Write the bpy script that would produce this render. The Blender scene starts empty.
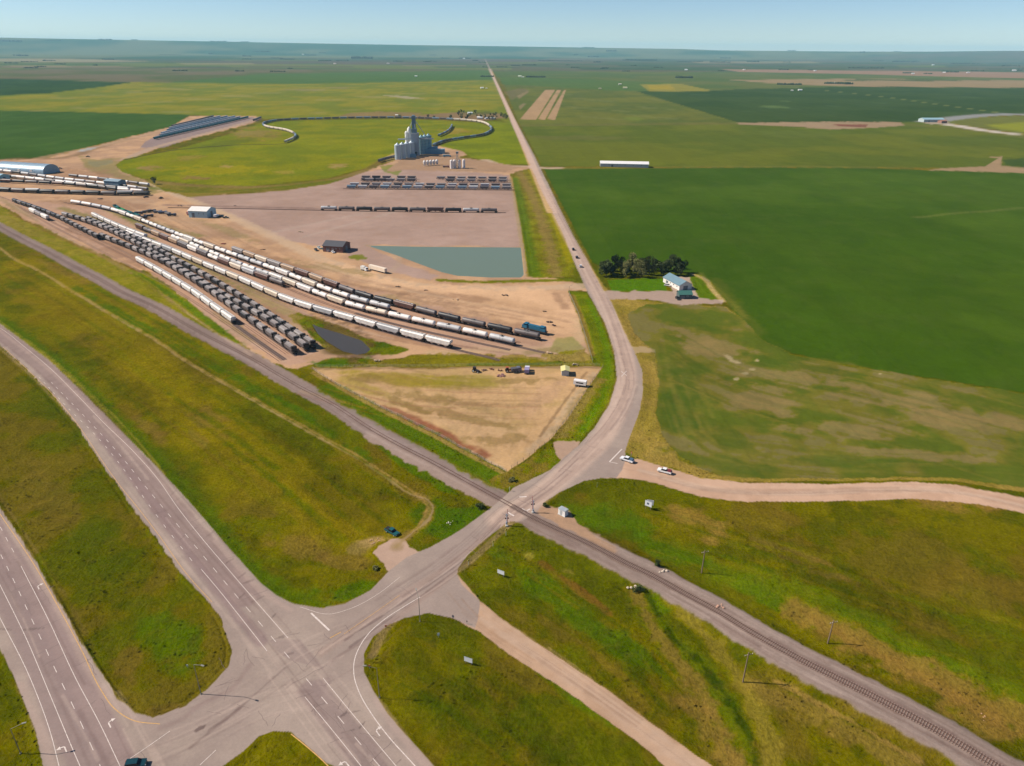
import bpy, math, random
import numpy as np
from mathutils import Vector, Matrix
random.seed(7)
rad = math.radians
D = bpy.data
COL = bpy.context.scene.collection

# ------------------------------------------------------------------ camera maths
H = 150.0
F = 710.0
PITCH = rad(25.23)
ROLL = math.atan(9 / 1024)
_f = np.array([0, math.cos(PITCH), -math.sin(PITCH)])
_r0 = np.array([1.0, 0, 0])
_u0 = np.array([0, math.sin(PITCH), math.cos(PITCH)])
_r = math.cos(ROLL) * _r0 + math.sin(ROLL) * _u0
_u = math.cos(ROLL) * _u0 - math.sin(ROLL) * _r0


def at(px, py):
    d = _f + (px - 512) / F * _r - (py - 383) / F * _u
    t = H / max(-d[2], 1 / 400)
    return (d[0] * t, d[1] * t)


def project(X, Y):
    dz = -H
    z = X * _f[0] + Y * _f[1] + dz * _f[2]
    x = X * _r[0] + Y * _r[1] + dz * _r[2]
    y = X * _u[0] + Y * _u[1] + dz * _u[2]
    ok = z > 5
    z = np.where(ok, z, 1)
    return np.where(ok, 512 + F * x / z, -1e5), np.where(ok, 383 - F * y / z, 1e5)


def S(r, g, b, k=0.62):
    def l(c):
        c /= 255
        return c / 12.92 if c <= .04045 else ((c + .055) / 1.055) ** 2.4
    return (l(r) * k, l(g) * k, l(b) * k)


# ------------------------------------------------------------------ numpy noise
def _h(i, j, s):
    n = (i * 374761393 + j * 668265263 + s * 974634777) & 0xffffffff
    n = ((n ^ (n >> 13)) * 1274126177) & 0xffffffff
    return ((n ^ (n >> 16)) & 0xffff) / 65535.0


def vn(x, y, s=0):
    x0 = np.floor(x).astype(np.int64)
    y0 = np.floor(y).astype(np.int64)
    fx = x - x0
    fy = y - y0
    fx = fx * fx * (3 - 2 * fx)
    fy = fy * fy * (3 - 2 * fy)
    a = _h(x0, y0, s) * (1 - fx) + _h(x0 + 1, y0, s) * fx
    b = _h(x0, y0 + 1, s) * (1 - fx) + _h(x0 + 1, y0 + 1, s) * fx
    return a * (1 - fy) + b * fy


def fbm(X, Y, scale, octs=4, s=0, gain=.55):
    x, y = X / scale, Y / scale
    t = np.zeros_like(X, dtype=float)
    a = 1.0
    w = 0
    for o in range(octs):
        t += a * vn(x + 31.7 * o, y - 17.3 * o, s + o)
        w += a
        a *= gain
        x, y = (x * .8 - y * .6) * 2.03, (x * .6 + y * .8) * 2.03
    return t / w


def sst(a, b, x):
    t = np.clip((x - a) / (b - a), 0, 1)
    return t * t * (3 - 2 * t)


def sdf_poly(px, py, pts):
    n = len(pts)
    d = np.full(px.shape, 1e18)
    inside = np.zeros(px.shape, bool)
    for i in range(n):
        ax, ay = pts[i]
        bx, by = pts[(i + 1) % n]
        ex, ey = bx - ax, by - ay
        wx, wy = px - ax, py - ay
        t = np.clip((wx * ex + wy * ey) / (ex * ex + ey * ey + 1e-9), 0, 1)
        dx, dy = wx - ex * t, wy - ey * t
        d = np.minimum(d, dx * dx + dy * dy)
        if ay != by:
            c = ((ay <= py) != (by <= py)) & (px < (bx - ax) * (py - ay) / (by - ay) + ax)
            inside ^= c
    d = np.sqrt(d)
    return np.where(inside, -d, d)


def smooth(pts, n=6):
    P = [np.array(p, float) for p in pts]
    m = []
    for i in range(len(P)):
        if i == 0: m.append((P[1] - P[0]) / (np.linalg.norm(P[1] - P[0]) + 1e-9)); continue
        if i == len(P) - 1: m.append((P[i] - P[i - 1]) / (np.linalg.norm(P[i] - P[i - 1]) + 1e-9)); continue
        d0 = np.linalg.norm(P[i] - P[i - 1]) + 1e-9; d1 = np.linalg.norm(P[i + 1] - P[i]) + 1e-9
        m.append(((P[i] - P[i - 1]) / d0 * d1 + (P[i + 1] - P[i]) / d1 * d0) / (d0 + d1))
    out = []
    for i in range(len(P) - 1):
        d = np.linalg.norm(P[i + 1] - P[i])
        for k in range(n):
            t = k / n
            out.append((2 * t ** 3 - 3 * t * t + 1) * P[i] + (t ** 3 - 2 * t * t + t) * d * m[i] + (-2 * t ** 3 + 3 * t * t) * P[i + 1] + (t ** 3 - t * t) * d * m[i + 1])
    out.append(P[-1])
    return out


def gpath(pxpts, n=6):
    return smooth([at(*p) for p in pxpts], n)


def dist_path(X, Y, path):
    d = np.full(X.shape, 1e18)
    for a, b in zip(path, path[1:]):
        e = b - a
        t = np.clip(((X - a[0]) * e[0] + (Y - a[1]) * e[1]) / (e @ e + 1e-9), 0, 1)
        d = np.minimum(d, (X - a[0] - e[0] * t) ** 2 + (Y - a[1] - e[1] * t) ** 2)
    return np.sqrt(d)


# ------------------------------------------------------------------ ground layers
ZN = ['grassland', 'crop_field', 'gravel_yard', 'paved_road', 'gravel_road', 'railway_bed']
GR, CF, YD, PR, GV, RB = range(6)
LAY = []


def poly(pts, col, zone=None, soft=1.0, rag=0.8, rs=6.0, op=1.0, col2=None, vs=25.0, vc=.5, hard=None):
    """pts = outline (camera-pixel notation of ground points); col/col2 mixed by world noise of size vs"""
    if hard is None:
        hard = zone in (YD, PR, GV, RB)
    LAY.append(('p', pts, np.array(S(*col)), zone, soft, rag, rs, op, None if col2 is None else np.array(S(*col2)), vs, vc, hard))


def line(pts, w, col, zone=None, soft=.5, rag=.3, rs=3.0, op=1.0, hard=False):
    LAY.append(('l', gpath(pts, 4), np.array(S(*col)), zone, soft, rag, rs, op, w, hard))


def blob(cx, cy, rx, ry, col, op=.7, rot=0.0, rs=14.0, th=.5):
    LAY.append(('b', (cx, cy, rx, ry, rad(rot)), np.array(S(*col)), op, rs, th))


def streaks(pts, half, n, cols, seed, w=(.12, .5), op=(.15, .4)):
    rr = random.Random(seed)
    g = gpath(pts, 3); N_ = len(g)
    nm = []
    for i in range(N_):
        d = g[min(i + 1, N_ - 1)] - g[max(i - 1, 0)]; d = d / (np.linalg.norm(d) + 1e-9); nm.append(np.array([-d[1], d[0]]))
    for k in range(n):
        i0 = rr.randrange(0, N_ - 2); i1 = min(N_ - 1, i0 + rr.randint(2, max(3, N_ // 3))); o = rr.uniform(-half, half); o2 = o + rr.uniform(-.6, .6)
        path = [g[i] + nm[i] * (o + (o2 - o) * (i - i0) / (i1 - i0)) for i in range(i0, i1 + 1)]
        ww = rr.uniform(*w)
        LAY.append(('l', path, np.array(S(*rr.choice(cols))), None, ww * .8, ww * .5, 4.0, rr.uniform(*op), ww, False))


RAILS_MAIN = [(-30, 210), (0, 226.5), (25, 240), (51, 253), (76, 267), (101, 280), (122, 292), (151, 305), (201, 333), (250, 358), (298, 386), (334, 405), (371, 429), (401, 446), (431, 461.5), (462, 478.5), (493, 495.5), (512, 506), (528, 515), (552, 527), (584, 543), (625, 565), (654, 579), (684, 596), (719, 615), (751, 635), (802, 663.5), (870, 698), (930, 730), (990, 766), (1040, 796)]

# far country, painted in strips between section lines
poly([(-900, 66), (2000, 70), (2000, 40), (-900, 40)], (78, 96, 74), CF, soft=1, rag=1, rs=2500, col2=(112, 104, 88), vs=2200)
poly([(-900, 57), (512, 59), (2000, 63), (2000, 40), (-900, 30)], (52, 92, 60), CF, soft=1, rag=1, rs=1500, col2=(116, 124, 92), vs=1500)
poly([(-900, 61), (250, 61), (512, 63), (512, 71), (250, 70), (-900, 66)], (108, 98, 84), CF, soft=1, rag=.6, rs=900, col2=(86, 104, 70), vs=700)
poly([(505, 62), (900, 60), (2000, 64), (2000, 78), (505, 73)], (106, 102, 82), CF, soft=1, rag=.6, rs=900, col2=(80, 98, 66), vs=700)
poly([(-500, 58.5), (70, 58.8), (160, 61.5), (70, 62.2), (-500, 62)], (160, 150, 120), CF, soft=.6)
poly([(-500, 62), (80, 62.5), (512, 66), (512, 70), (80, 66), (-500, 64.5)], (122, 132, 66), CF, soft=.6, rag=.5, rs=300, op=.7)
poly([(-500, 67), (130, 67.5), (490, 71), (490, 81), (200, 83), (130, 82), (-500, 79)], (98, 106, 66), CF, soft=.6, col2=(122, 112, 88), vs=300)
poly([(260, 74), (490, 70), (497, 81), (240, 88), (130, 86)], (84, 118, 58), CF, soft=.8, op=.9)
poly([(130, 82), (300, 84), (496, 80), (507, 106), (513, 126), (500, 119), (400, 118), (270, 119), (190, 115), (80, 112.5), (-400, 110), (-400, 94), (0, 95), (50, 93)], (148, 144, 40), CF, col2=(124, 134, 38), vs=90, rag=.3)
for k in range(26):
    bx = 40 + (k * 137) % 450
    by = 88 + (k * 53) % 26
    blob(bx, by, 22, .9, (160, 154, 104), .5, 0, 60)
blob(402, 97, 26, 1.6, (178, 168, 142), .9, 4, 40)
blob(300, 90, 30, 1.3, (150, 140, 104), .6, 0, 60)
blob(340, 88, 18, 1.1, (150, 138, 110), .5, 0, 60)
poly([(-400, 78), (20, 79), (130, 82.5), (100, 87), (50, 93), (0, 95.5), (-400, 97)], (50, 78, 38), CF, soft=.7, rag=.3, vs=100, col2=(60, 88, 44))
blob(150, 91, 40, .7, (88, 110, 50), .6, 0, 90)
poly([(-500, 110), (0, 110.5), (80, 112), (190, 114.8), (170, 127), (130, 136.5), (80, 149), (45, 158), (0, 160), (-500, 160)], (66, 98, 34), CF, soft=.8, rag=.3, col2=(74, 106, 42), vs=80)
line([(0, 111), (80, 112.5), (190, 115)], 3, (70, 84, 50), op=.5)
# scattered far fields
rf = random.Random(3)
for k in range(34):
    cx = rf.uniform(-50, 1070); cy = rf.uniform(57.5, 69) + (1 if cx > 512 else 0)
    w = rf.uniform(20, 75); hgt = rf.uniform(.25, .9)
    poly([(cx - w, cy - hgt), (cx + w * rf.uniform(.6, 1), cy - hgt), (cx + w, cy + hgt), (cx - w * .8, cy + hgt)], rf.choice([(158, 146, 116), (70, 96, 54), (112, 126, 66), (100, 92, 80), (150, 128, 108), (60, 86, 56)]), CF, soft=.5, rag=.2, op=.75)
# right of the north road
poly([(492, 71), (760, 72), (1200, 80), (1200, 90), (640, 92), (505, 86)], (92, 112, 56), CF, soft=.6, col2=(110, 118, 64), vs=300)
poly([(505, 86), (580, 88), (640, 91.5), (742, 123.5), (690, 125), (520.5, 126), (511, 104)], (118, 122, 52), CF, soft=.7, col2=(100, 112, 50), vs=110)
poly([(504, 92), (520, 88), (530, 90), (512, 100)], (128, 116, 88), None, op=.7)
for a in ((545, 555, 520, 536), (557, 561, 538, 545), (564, 566, 547, 555)):
    poly([(a[0], 90), (a[1], 90), (a[3], 120), (a[2], 119)], (188, 156, 124), CF, soft=.8, rag=.3, rs=80)
poly([(517, 96), (527, 91), (529, 92), (519, 99)], (160, 140, 110), None, op=.7)
poly([(519, 106), (524, 103), (526, 104), (520, 110)], (160, 140, 110), None, op=.7)
blob(634, 119, 12, 2.2, (120, 134, 56), .8, 0, 60)
for k in range(14):
    blob(560 + (k * 61) % 130, 94 + (k * 17) % 26, 16, .8, (134, 138, 88), .45, 5, 60)
poly([(500, 77), (600, 80), (680, 83), (650, 92), (600, 90), (502, 84)], (88, 118, 56), CF, soft=.8, op=.8)
poly([(640, 84.5), (680, 83.5), (714, 91), (650, 92)], (152, 146, 66), CF, soft=.6)
poly([(647, 85), (670, 85), (676, 90), (650, 89.5)], (178, 158, 44), None, soft=.5, op=.8)
poly([(730, 80), (860, 78.5), (1300, 84), (1300, 90), (1024, 88), (860, 86.5), (780, 84)], (166, 144, 112), CF, soft=.6, rag=.3, rs=200)
poly([(720, 69), (850, 70.5), (1300, 75), (1300, 79), (1000, 78), (850, 74), (740, 72)], (168, 136, 116), CF, soft=.6, rag=.3, rs=200)
poly([(860, 79), (1000, 80), (930, 81.2), (840, 80.5)], (96, 104, 60), CF, soft=.5)
poly([(637, 91.5), (700, 91.5), (742, 89), (862, 86.5), (1024, 88), (1400, 90), (1400, 112), (1010, 114), (950, 119), (918, 122.3), (742, 123.5)], (60, 84, 38), CF, soft=.6, col2=(70, 92, 46), vs=200)
line([(826, 90.5), (885, 97), (935, 104), (1008, 114)], 7, (122, 132, 84), soft=3, op=.8)
blob(774, 107, 16, 1.6, (108, 132, 84), .8, 2, 60)
blob(786, 101.5, 8, 1, (100, 122, 80), .6, 2, 60)
for k in range(8):
    blob(700 + k * 45, 95 + (k * 37) % 20, 14, .7, (84, 108, 70), .5, 0, 90)
poly([(520.5, 124.5), (742, 123.3), (918, 122), (961, 127.5), (1024, 135), (1400, 160), (1400, 174), (1024, 172), (945, 168), (860, 167.5), (542, 166.5), (532, 147)], (112, 120, 40), CF, soft=.8, col2=(98, 112, 38), vs=140)
blob(580, 138, 70, 3, (116, 116, 66), .6, 0, 60)
blob(800, 135, 70, 5, (108, 122, 54), .5, 0, 90)
line([(520, 125.5), (600, 124.8), (742, 123.6), (800, 124)], 6, (140, 122, 88), op=.8)
poly([(736, 123), (830, 121.5), (900, 122), (905, 125.5), (870, 128), (830, 129.5), (800, 127), (740, 124.5)], (164, 140, 110), YD, soft=.8)
line([(900, 124), (960, 129), (1024, 137), (1100, 147)], 5, (140, 124, 90), op=.7)
poly([(832, 124), (868, 124.5), (866, 127.2), (840, 126.5)], (128, 76, 62), None, op=.9)
poly([(950, 119), (1024, 115.5), (1300, 112), (1300, 150), (1024, 134), (985, 128), (945, 122.5)], (120, 124, 58), CF, soft=.6, rag=.3, rs=60)
poly([(985, 125), (1024, 122), (1100, 122), (1100, 140), (1024, 132), (1000, 129)], (158, 164, 40), None, op=.7, soft=2)
line([(928, 122), (945, 119.4), (975, 116), (1005, 114.4), (1040, 114.6), (1200, 116)], 26, (150, 150, 148), GV, soft=3)
line([(935, 123), (955, 125.5), (985, 130.5), (1014, 134)], 17, (206, 194, 180), GV, soft=3)
poly([(918, 120.5), (945, 119), (950, 124), (930, 124.5)], (176, 160, 140), YD, soft=.8)
poly([(920, 171), (945, 168), (985, 166.5), (998, 158.5), (990, 157), (1002, 156.5), (1001, 166), (1024, 168), (1200, 172), (1200, 184), (1024, 173.5)], (166, 140, 108), YD, soft=1, rag=.8, rs=20)
poly([(1003, 160), (1024, 158), (1100, 160), (1100, 168), (1024, 167), (1006, 165)], (70, 92, 44), None, op=.9)
# big dark green crop field
poly([(544, 169), (700, 167.5), (860, 167.8), (920, 170), (1024, 173), (1400, 180), (1400, 470), (1024, 393), (950, 381), (850, 366), (790, 353), (760, 341), (740, 320), (726, 301), (712, 283), (688, 272), (600, 265), (592, 262), (571, 222), (555, 191)], (70, 100, 26), CF, soft=1, rag=.5, col2=(80, 108, 32), vs=120, vc=.55)
line([(551, 168.5), (700, 167), (860, 167.3), (945, 169.5)], 2.0, (150, 140, 90), op=.8, soft=1)
line([(915, 217), (960, 213), (1024, 208)], 1.6, (120, 130, 80), op=.7, soft=1)
blob(790, 260, 230, 55, (62, 92, 26), .5, 10, 120)
for k in range(9):
    line([(600 + 55 * k, 172), (640 + 85 * k, 390)], .5, (72, 106, 44), op=.35, soft=.6)
# near grass base tones -------------------------------------------------
for b in ((120, 330, 150, 50, 28), (260, 470, 130, 45, 30), (330, 520, 80, 40, 20), (60, 290, 90, 25, 25), (180, 400, 90, 40, 30)):
    blob(b[0], b[1], b[2], b[3], (136, 124, 12), .62, b[4], 22)
for b in ((200, 370, 40, 18, 30), (130, 390, 60, 16, 40), (340, 500, 60, 26, 30), (300, 450, 90, 12, 35), (40, 350, 40, 10, 30), (250, 560, 60, 22, 45), (170, 470, 70, 12, 42)):
    blob(b[0], b[1], b[2], b[3], (80, 80, 22), .5, b[4], 7)
for b in ((150, 430, 30, 10, 40), (200, 440, 20, 6, 45), (300, 545, 40, 16, 10), (345, 560, 36, 10, 5), (60, 270, 40, 5, 25), (210, 420, 34, 14, 30)):
    blob(b[0], b[1], b[2], b[3], (134, 112, 62), .6, b[4], 7)
for b in ((440, 520, 40, 20, 30), (350, 590, 50, 14, 0), (290, 410, 120, 9, 31), (130, 320, 80, 7, 30), (420, 470, 60, 8, 32), (470, 515, 18, 14, 0)):
    blob(b[0], b[1], b[2], b[3], (72, 108, 18), .8, b[4], 9)
for b in ((60, 470, 70, 40, 50), (120, 580, 50, 60, 50), (160, 660, 60, 30, 0), (180, 570, 20, 50, -35)):
    blob(b[0], b[1], b[2], b[3], (78, 100, 20), .6, b[4], 10)
for b in ((30, 480, 40, 30, 50), (90, 510, 40, 22, 40), (120, 690, 30, 20, 30), (60, 600, 12, 50, -30)):
    blob(b[0], b[1], b[2], b[3], (124, 108, 50), .65, b[4], 8)
for b in ((520, 640, 60, 34, 30), (620, 700, 60, 40, 40), (900, 560, 120, 34, 10), (980, 590, 70, 30, 10), (760, 520, 60, 18, 10), (860, 700, 60, 20, 35), (770, 690, 30, 40, -20)):
    blob(b[0], b[1], b[2], b[3], (124, 108, 40), .6, b[4], 9)
for b in ((560, 600, 90, 16, 35), (700, 560, 90, 16, 20), (610, 520, 60, 20, 10), (780, 600, 90, 12, 25), (900, 640, 110, 10, 28), (560, 680, 90, 12, 40), (660, 600, 30, 14, 0), (620, 640, 60, 16, 35)):
    blob(b[0], b[1], b[2], b[3], (82, 116, 24), .75, b[4], 9)
for b in ((880, 650, 130, 12, 30), (980, 720, 50, 20, 20), (720, 540, 30, 8, 10), (700, 520, 40, 14, 20), (800, 560, 70, 10, 22), (960, 500, 60, 14, 5)):
    blob(b[0], b[1], b[2], b[3], (156, 126, 76), .65, b[4], 6)
for b in ((470, 720, 60, 40, 30), (540, 740, 60, 26, 35), (420, 660, 30, 30, 0), (780, 480 + 70, 90, 18, 12), (860, 590, 90, 26, 18)):
    blob(b[0], b[1], b[2], b[3], (68, 80, 20), .5, b[4], 5)
blob(345 + 185, 556, 9, 5, (150, 146, 120), .8, 20, 4)
blob(567, 571, 12, 4, (140, 136, 108), .8, 20, 4)
blob(480 + 100, 590, 70, 5, (136, 92, 50), .6, 35, 4)
line([(640, 594), (668, 640), (698, 668), (722, 705), (742, 760), (752, 800)], 4.2, (96, 114, 24), op=.8, soft=2, rag=1)
line([(636, 592), (662, 640), (688, 672), (708, 705), (730, 748), (738, 800)], 2.2, (146, 118, 70), op=.6, soft=1.5, rag=1.4)
line([(648, 596), (676, 640), (705, 668), (732, 705), (752, 740), (768, 800)], 1.0, (46, 70, 14), op=.8, soft=.8, rag=1)
line([(670, 600), (720, 650), (748, 690), (768, 740), (780, 800)], 2.6, (150, 136, 62), op=.7, soft=1.6, rag=1)
line([(690, 700), (706, 720), (722, 745), (730, 766)], 3.5, (150, 122, 76), op=.5, soft=2, rag=2)
line([(760, 688), (830, 720), (900, 760), (950, 800)], 3.0, (150, 128, 76), op=.6, soft=2, rag=2)
line([(775, 680), (850, 720), (920, 762)], .8, (166, 140, 90), op=.7, soft=.6, rag=.5)
line([(720, 570), (790, 590), (860, 625), (930, 660), (1030, 705)], 5.0, (104, 124, 26), op=.75, soft=3, rag=2)
line([(800, 612), (880, 650), (960, 690), (1030, 725)], 5.0, (156, 126, 74), op=.7, soft=3, rag=3)
poly([(-60, 300), (0, 325), (60, 372), (120, 432), (180, 495), (215, 535), (200, 514), (110, 405), (60, 358), (0, 318)], (84, 100, 26), None, soft=6, op=.5)
line([(0, 318), (60, 364), (120, 422), (190, 495), (225, 535), (275, 588), (320, 603)], 3.0, (78, 112, 20), op=.7, soft=2.5, rag=1)
# rail yard soil and plaza --------------------------------------------
YARD = [(-400, 150), (0, 160), (45, 158), (80, 150), (129, 137), (170, 127), (190, 116), (255, 116), (262, 119), (250, 124), (205, 135), (160, 148), (124, 160), (115, 165), (122, 172), (142, 179), (165, 192), (190, 198), (240, 194), (284, 191), (328, 184), (350, 178), (365, 172), (378, 166), (395, 160), (395, 155), (410, 148), (440, 146), (468, 151), (470, 154), (455, 158), (490, 165), (529, 166.5), (532, 169), (525, 171), (512, 174), (513, 187), (519, 216), (524, 246), (527, 276), (545, 277), (575, 282), (588, 291), (569, 291), (579, 313), (588, 342), (592, 362), (480, 364), (428, 354.5), (381, 359), (338, 357), (298, 370), (270, 360), (252, 352), (240, 342), (214, 322), (184, 297), (151, 274), (128, 266), (108, 257), (89, 249), (63, 237), (43, 227), (25, 220), (12, 211), (0, 206), (-60, 180), (-400, 168)]
poly(YARD, (208, 168, 130), YD, soft=1.2, rag=1.5, rs=9, col2=(186, 150, 120), vs=26)
poly([(-40, 185), (20, 200), (100, 208), (230, 250), (360, 288), (470, 316), (540, 334), (590, 350), (560, 362), (440, 350), (300, 300), (320, 352), (290, 366), (240, 340), (150, 270), (60, 232), (0, 203), (-60, 190)], (192, 156, 134), None, soft=3, rag=3, rs=10, op=.8)
for k in range(8):
    o = k * 5.5
    line([(60 + o * .5, 200 + o), (200, 262 + o * .8), (330, 330 + o * .1)], .9, (150, 116, 92), op=.4, soft=.7, rag=.5)
line([(0, 175), (60, 182), (120, 195), (160, 212), (240, 236)], 9, (190, 160, 132), op=.5, soft=5, rag=4)
poly([(176, 196), (240, 193.5), (284, 190.5), (328, 184), (350, 177), (365, 172), (395, 168), (455, 171), (509, 175), (512, 187), (518, 216), (523, 247), (366, 245), (400, 262), (440, 276), (430, 280), (380, 270), (340, 250), (300, 243), (277, 238), (230, 215), (200, 204), (168, 192)], (182, 154, 140), YD, soft=1.5, rag=1, rs=12, col2=(174, 146, 132), vs=40)
line([(150, 183), (185, 198), (215, 210), (247, 224), (285, 242), (330, 262), (370, 275), (420, 286), (480, 288), (540, 288), (580, 286)], 6.0, (204, 176, 146), GV, soft=3, rag=2, op=.75)
line([(166, 205), (240, 207), (313, 208.5)], 2.6, (142, 116, 106), op=.85, soft=1)
line([(313, 209), (505, 211)], 2.0, (150, 124, 112), op=.8, soft=1)
line([(345, 188), (515, 189)], 2.0, (140, 116, 106), op=.8, soft=1)
line([(275, 232), (330, 220), (370, 212)], 1.6, (186, 166, 152), op=.5, soft=1.5)
line([(300, 238), (350, 224), (395, 212)], 2.0, (186, 166, 152), op=.5, soft=1.5)
line([(390, 272), (400, 262), (384, 250), (366, 245)], 2.0, (186, 160, 136), op=.6, soft=2)
# soil by the crossing side of the yard
poly([(330, 262), (400, 282), (470, 288), (560, 289), (577, 312), (585, 340), (540, 330), (470, 310), (380, 286), (300, 262)], (228, 186, 146), None, soft=5, rag=3, op=.85)
line([(470, 300), (520, 305), (550, 318), (570, 340)], 8, (206, 166, 126), op=.5, soft=5, rag=4)
line([(430, 354), (480, 350), (540, 350), (570, 345), (582, 336), (580, 320)], 4, (198, 170, 132), op=.6, soft=3, rag=2)
poly([(480, 356), (540, 356), (585, 350), (593, 363), (592, 366), (480, 366), (400, 360), (430, 355)], (148, 136, 84), GR, soft=3, rag=3, op=.85)
poly([(556, 338), (572, 336), (584, 348), (570, 354), (548, 352)], (138, 140, 70), None, soft=3, op=.7)
poly([(88, 161), (112, 160), (113, 163), (97, 167), (88, 165)], (158, 158, 152), None, op=.9)
poly([(80, 157), (124, 160), (116, 166), (122, 173), (142, 180), (165, 192), (150, 195), (130, 184), (110, 176), (88, 170)], (140, 130, 78), None, soft=3, rag=4, rs=14, op=.75)
line([(10, 158.5), (60, 158), (95, 148), (132, 138)], 5, (120, 96, 66), op=.7, soft=3)
for b_ in ((120, 250, 90, 10, 25), (250, 300, 90, 9, 25), (400, 335, 90, 7, 12), (280, 262, 60, 6, 20), (110, 205, 80, 6, 5), (70, 175, 60, 8, 0), (520, 330, 30, 10, 10), (440, 296, 60, 5, 5), (560, 300, 14, 8, 40), (160, 225, 60, 5, 20)):
    blob(b_[0], b_[1], b_[2], b_[3], (160, 124, 98), .65, b_[4], 12)
for b_ in ((230, 232, 40, 5, 20), (330, 268, 50, 5, 10), (540, 352, 30, 4, -8), (240, 330, 40, 6, 35), (390, 300, 50, 6, 12), (20, 210, 30, 4, 30)):
    blob(b_[0], b_[1], b_[2], b_[3], (146, 130, 84), .6, b_[4], 8)
# storage ground around the far sidings
poly([(145, 142), (172, 127), (216, 116.3), (252, 117), (262, 119.5), (245, 124), (200, 135), (165, 147), (140, 148)], (156, 136, 132), YD, soft=1)
line([(124, 160), (150, 149), (185, 139), (230, 127), (255, 120)], 7, (186, 160, 138), GV, soft=2.5, op=.85)
line([(40, 158), (85, 149), (130, 139), (165, 130)], 9, (188, 156, 126), op=.7, soft=4)
poly([(76, 151), (88, 147.5), (98, 147), (95, 149), (82, 151.5)], (176, 178, 178), None, op=.9)
# loop of track around bright grass
LOOP = [(142, 178), (122, 172), (116, 165), (124, 159), (178, 149), (230, 134), (258, 124), (275, 121), (330, 119.5), (410, 119), (480, 122.5), (491, 127.5), (490, 132), (480, 136), (463, 138.5), (445, 141), (433, 146), (410, 147), (394, 156), (378, 161), (366, 168), (328, 178), (251, 186), (190, 184)]
poly(LOOP, (128, 140, 22), GR, soft=1, rag=.6, rs=15, col2=(112, 132, 28), vs=40, hard=False)
poly([(142, 179), (190, 184), (251, 186.5), (328, 179), (366, 169), (377, 167), (350, 177), (328, 184), (284, 190.5), (240, 193.5), (190, 197), (165, 191)], (132, 126, 72), GR, soft=1, rag=.8, rs=12, col2=(106, 116, 40), vs=30, hard=False)
line([(142, 180), (190, 185), (251, 187), (328, 180), (366, 170), (380, 162), (395, 155)], 3.0, (142, 120, 88), op=.7, soft=2)
line([(150, 188), (200, 192), (280, 187), (330, 181)], 4.0, (92, 112, 28), op=.7, soft=2)
blob(215, 170, 60, 6, (150, 152, 20), .8, 0, 14)
blob(340, 145, 80, 8, (134, 148, 24), .5, 0, 40)
blob(150, 168, 16, 3, (160, 134, 110), .7, 0, 12)
blob(190, 158, 22, 3, (150, 140, 90), .6, -5, 12)
blob(225, 166, 9, 2, (176, 154, 116), .7, 0, 12)
blob(285, 172, 16, 2, (160, 152, 96), .6, 0, 12)
blob(340, 166, 14, 3, (172, 150, 112), .7, 0, 12)
blob(195, 178, 20, 2.4, (140, 116, 84), .8, 3, 8)
blob(255, 134, 30, 8, (146, 132, 88), .8, 0, 18)
blob(230, 143, 45, 4, (100, 118, 46), .8, -10, 18)
blob(455, 131, 18, 4, (160, 140, 80), .6, 0, 16)
blob(474, 144, 14, 2.2, (166, 158, 76), .6, 0, 16)
poly([(455, 139), (470, 137), (490, 134), (494, 127), (482, 121.5), (495, 121), (515, 124), (524, 143), (530, 164), (500, 164), (470, 157), (462, 151), (440, 146)], (122, 142, 20), GR, soft=1, rag=.6, rs=15, col2=(110, 132, 26), vs=40, hard=False)
line([(485, 160), (505, 165.5), (530, 166.5), (545, 168), (560, 168)], 6, (192, 166, 140), GV, soft=2)
poly([(395, 116), (425, 114.5), (460, 112), (500, 113.5), (505, 118), (480, 121), (400, 118)], (140, 112, 84), YD, soft=1, op=.9)
poly([(350, 113), (380, 111.5), (425, 113), (410, 117), (360, 118), (335, 117)], (140, 112, 80), YD, soft=1, op=.8)
blob(478, 113, 26, 2.4, (96, 100, 50), .8, 0, 15)
poly([(380, 166), (398, 164), (402, 170), (398, 176), (384, 172)], (120, 130, 40), None, op=.8)
poly([(400, 160), (440, 156), (480, 160), (520, 167), (505, 172), (440, 171), (405, 170), (385, 172)], (174, 142, 114), YD, soft=1)
poly([(385, 157), (396, 152), (402, 150), (396, 160), (386, 162)], (190, 172, 130), None, op=.7)
# strip between plaza and north road
poly([(510, 174), (530, 168), (541, 190), (552, 212), (565, 240), (575, 262), (573, 277), (545, 278), (528, 277), (524, 247), (519, 216), (513, 187)], (128, 134, 52), GR, soft=1, rag=.8, rs=8, col2=(112, 112, 48), vs=12, hard=False)
line([(520, 172), (536, 205), (548, 240), (556, 275)], 5, (150, 128, 90), op=.7, soft=4, rag=3)
line([(514, 178), (523, 215), (528, 247), (534, 275)], 5, (84, 118, 36), op=.8, soft=3, rag=2)
line([(530, 170), (545, 200), (560, 235), (570, 262)], 3, (150, 146, 30), op=.8, soft=2, rag=1)
line([(511, 178), (517, 215), (522, 246), (526, 276)], 1.8, (176, 150, 116), op=.8, soft=1)
line([(440, 280), (475, 282), (520, 281), (570, 280)], 3.2, (104, 118, 36), GR, op=.9, soft=1.5, rag=1)
poly([(348, 256), (362, 254), (367, 258), (358, 260), (350, 259)], (122, 124, 44), None)
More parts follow.
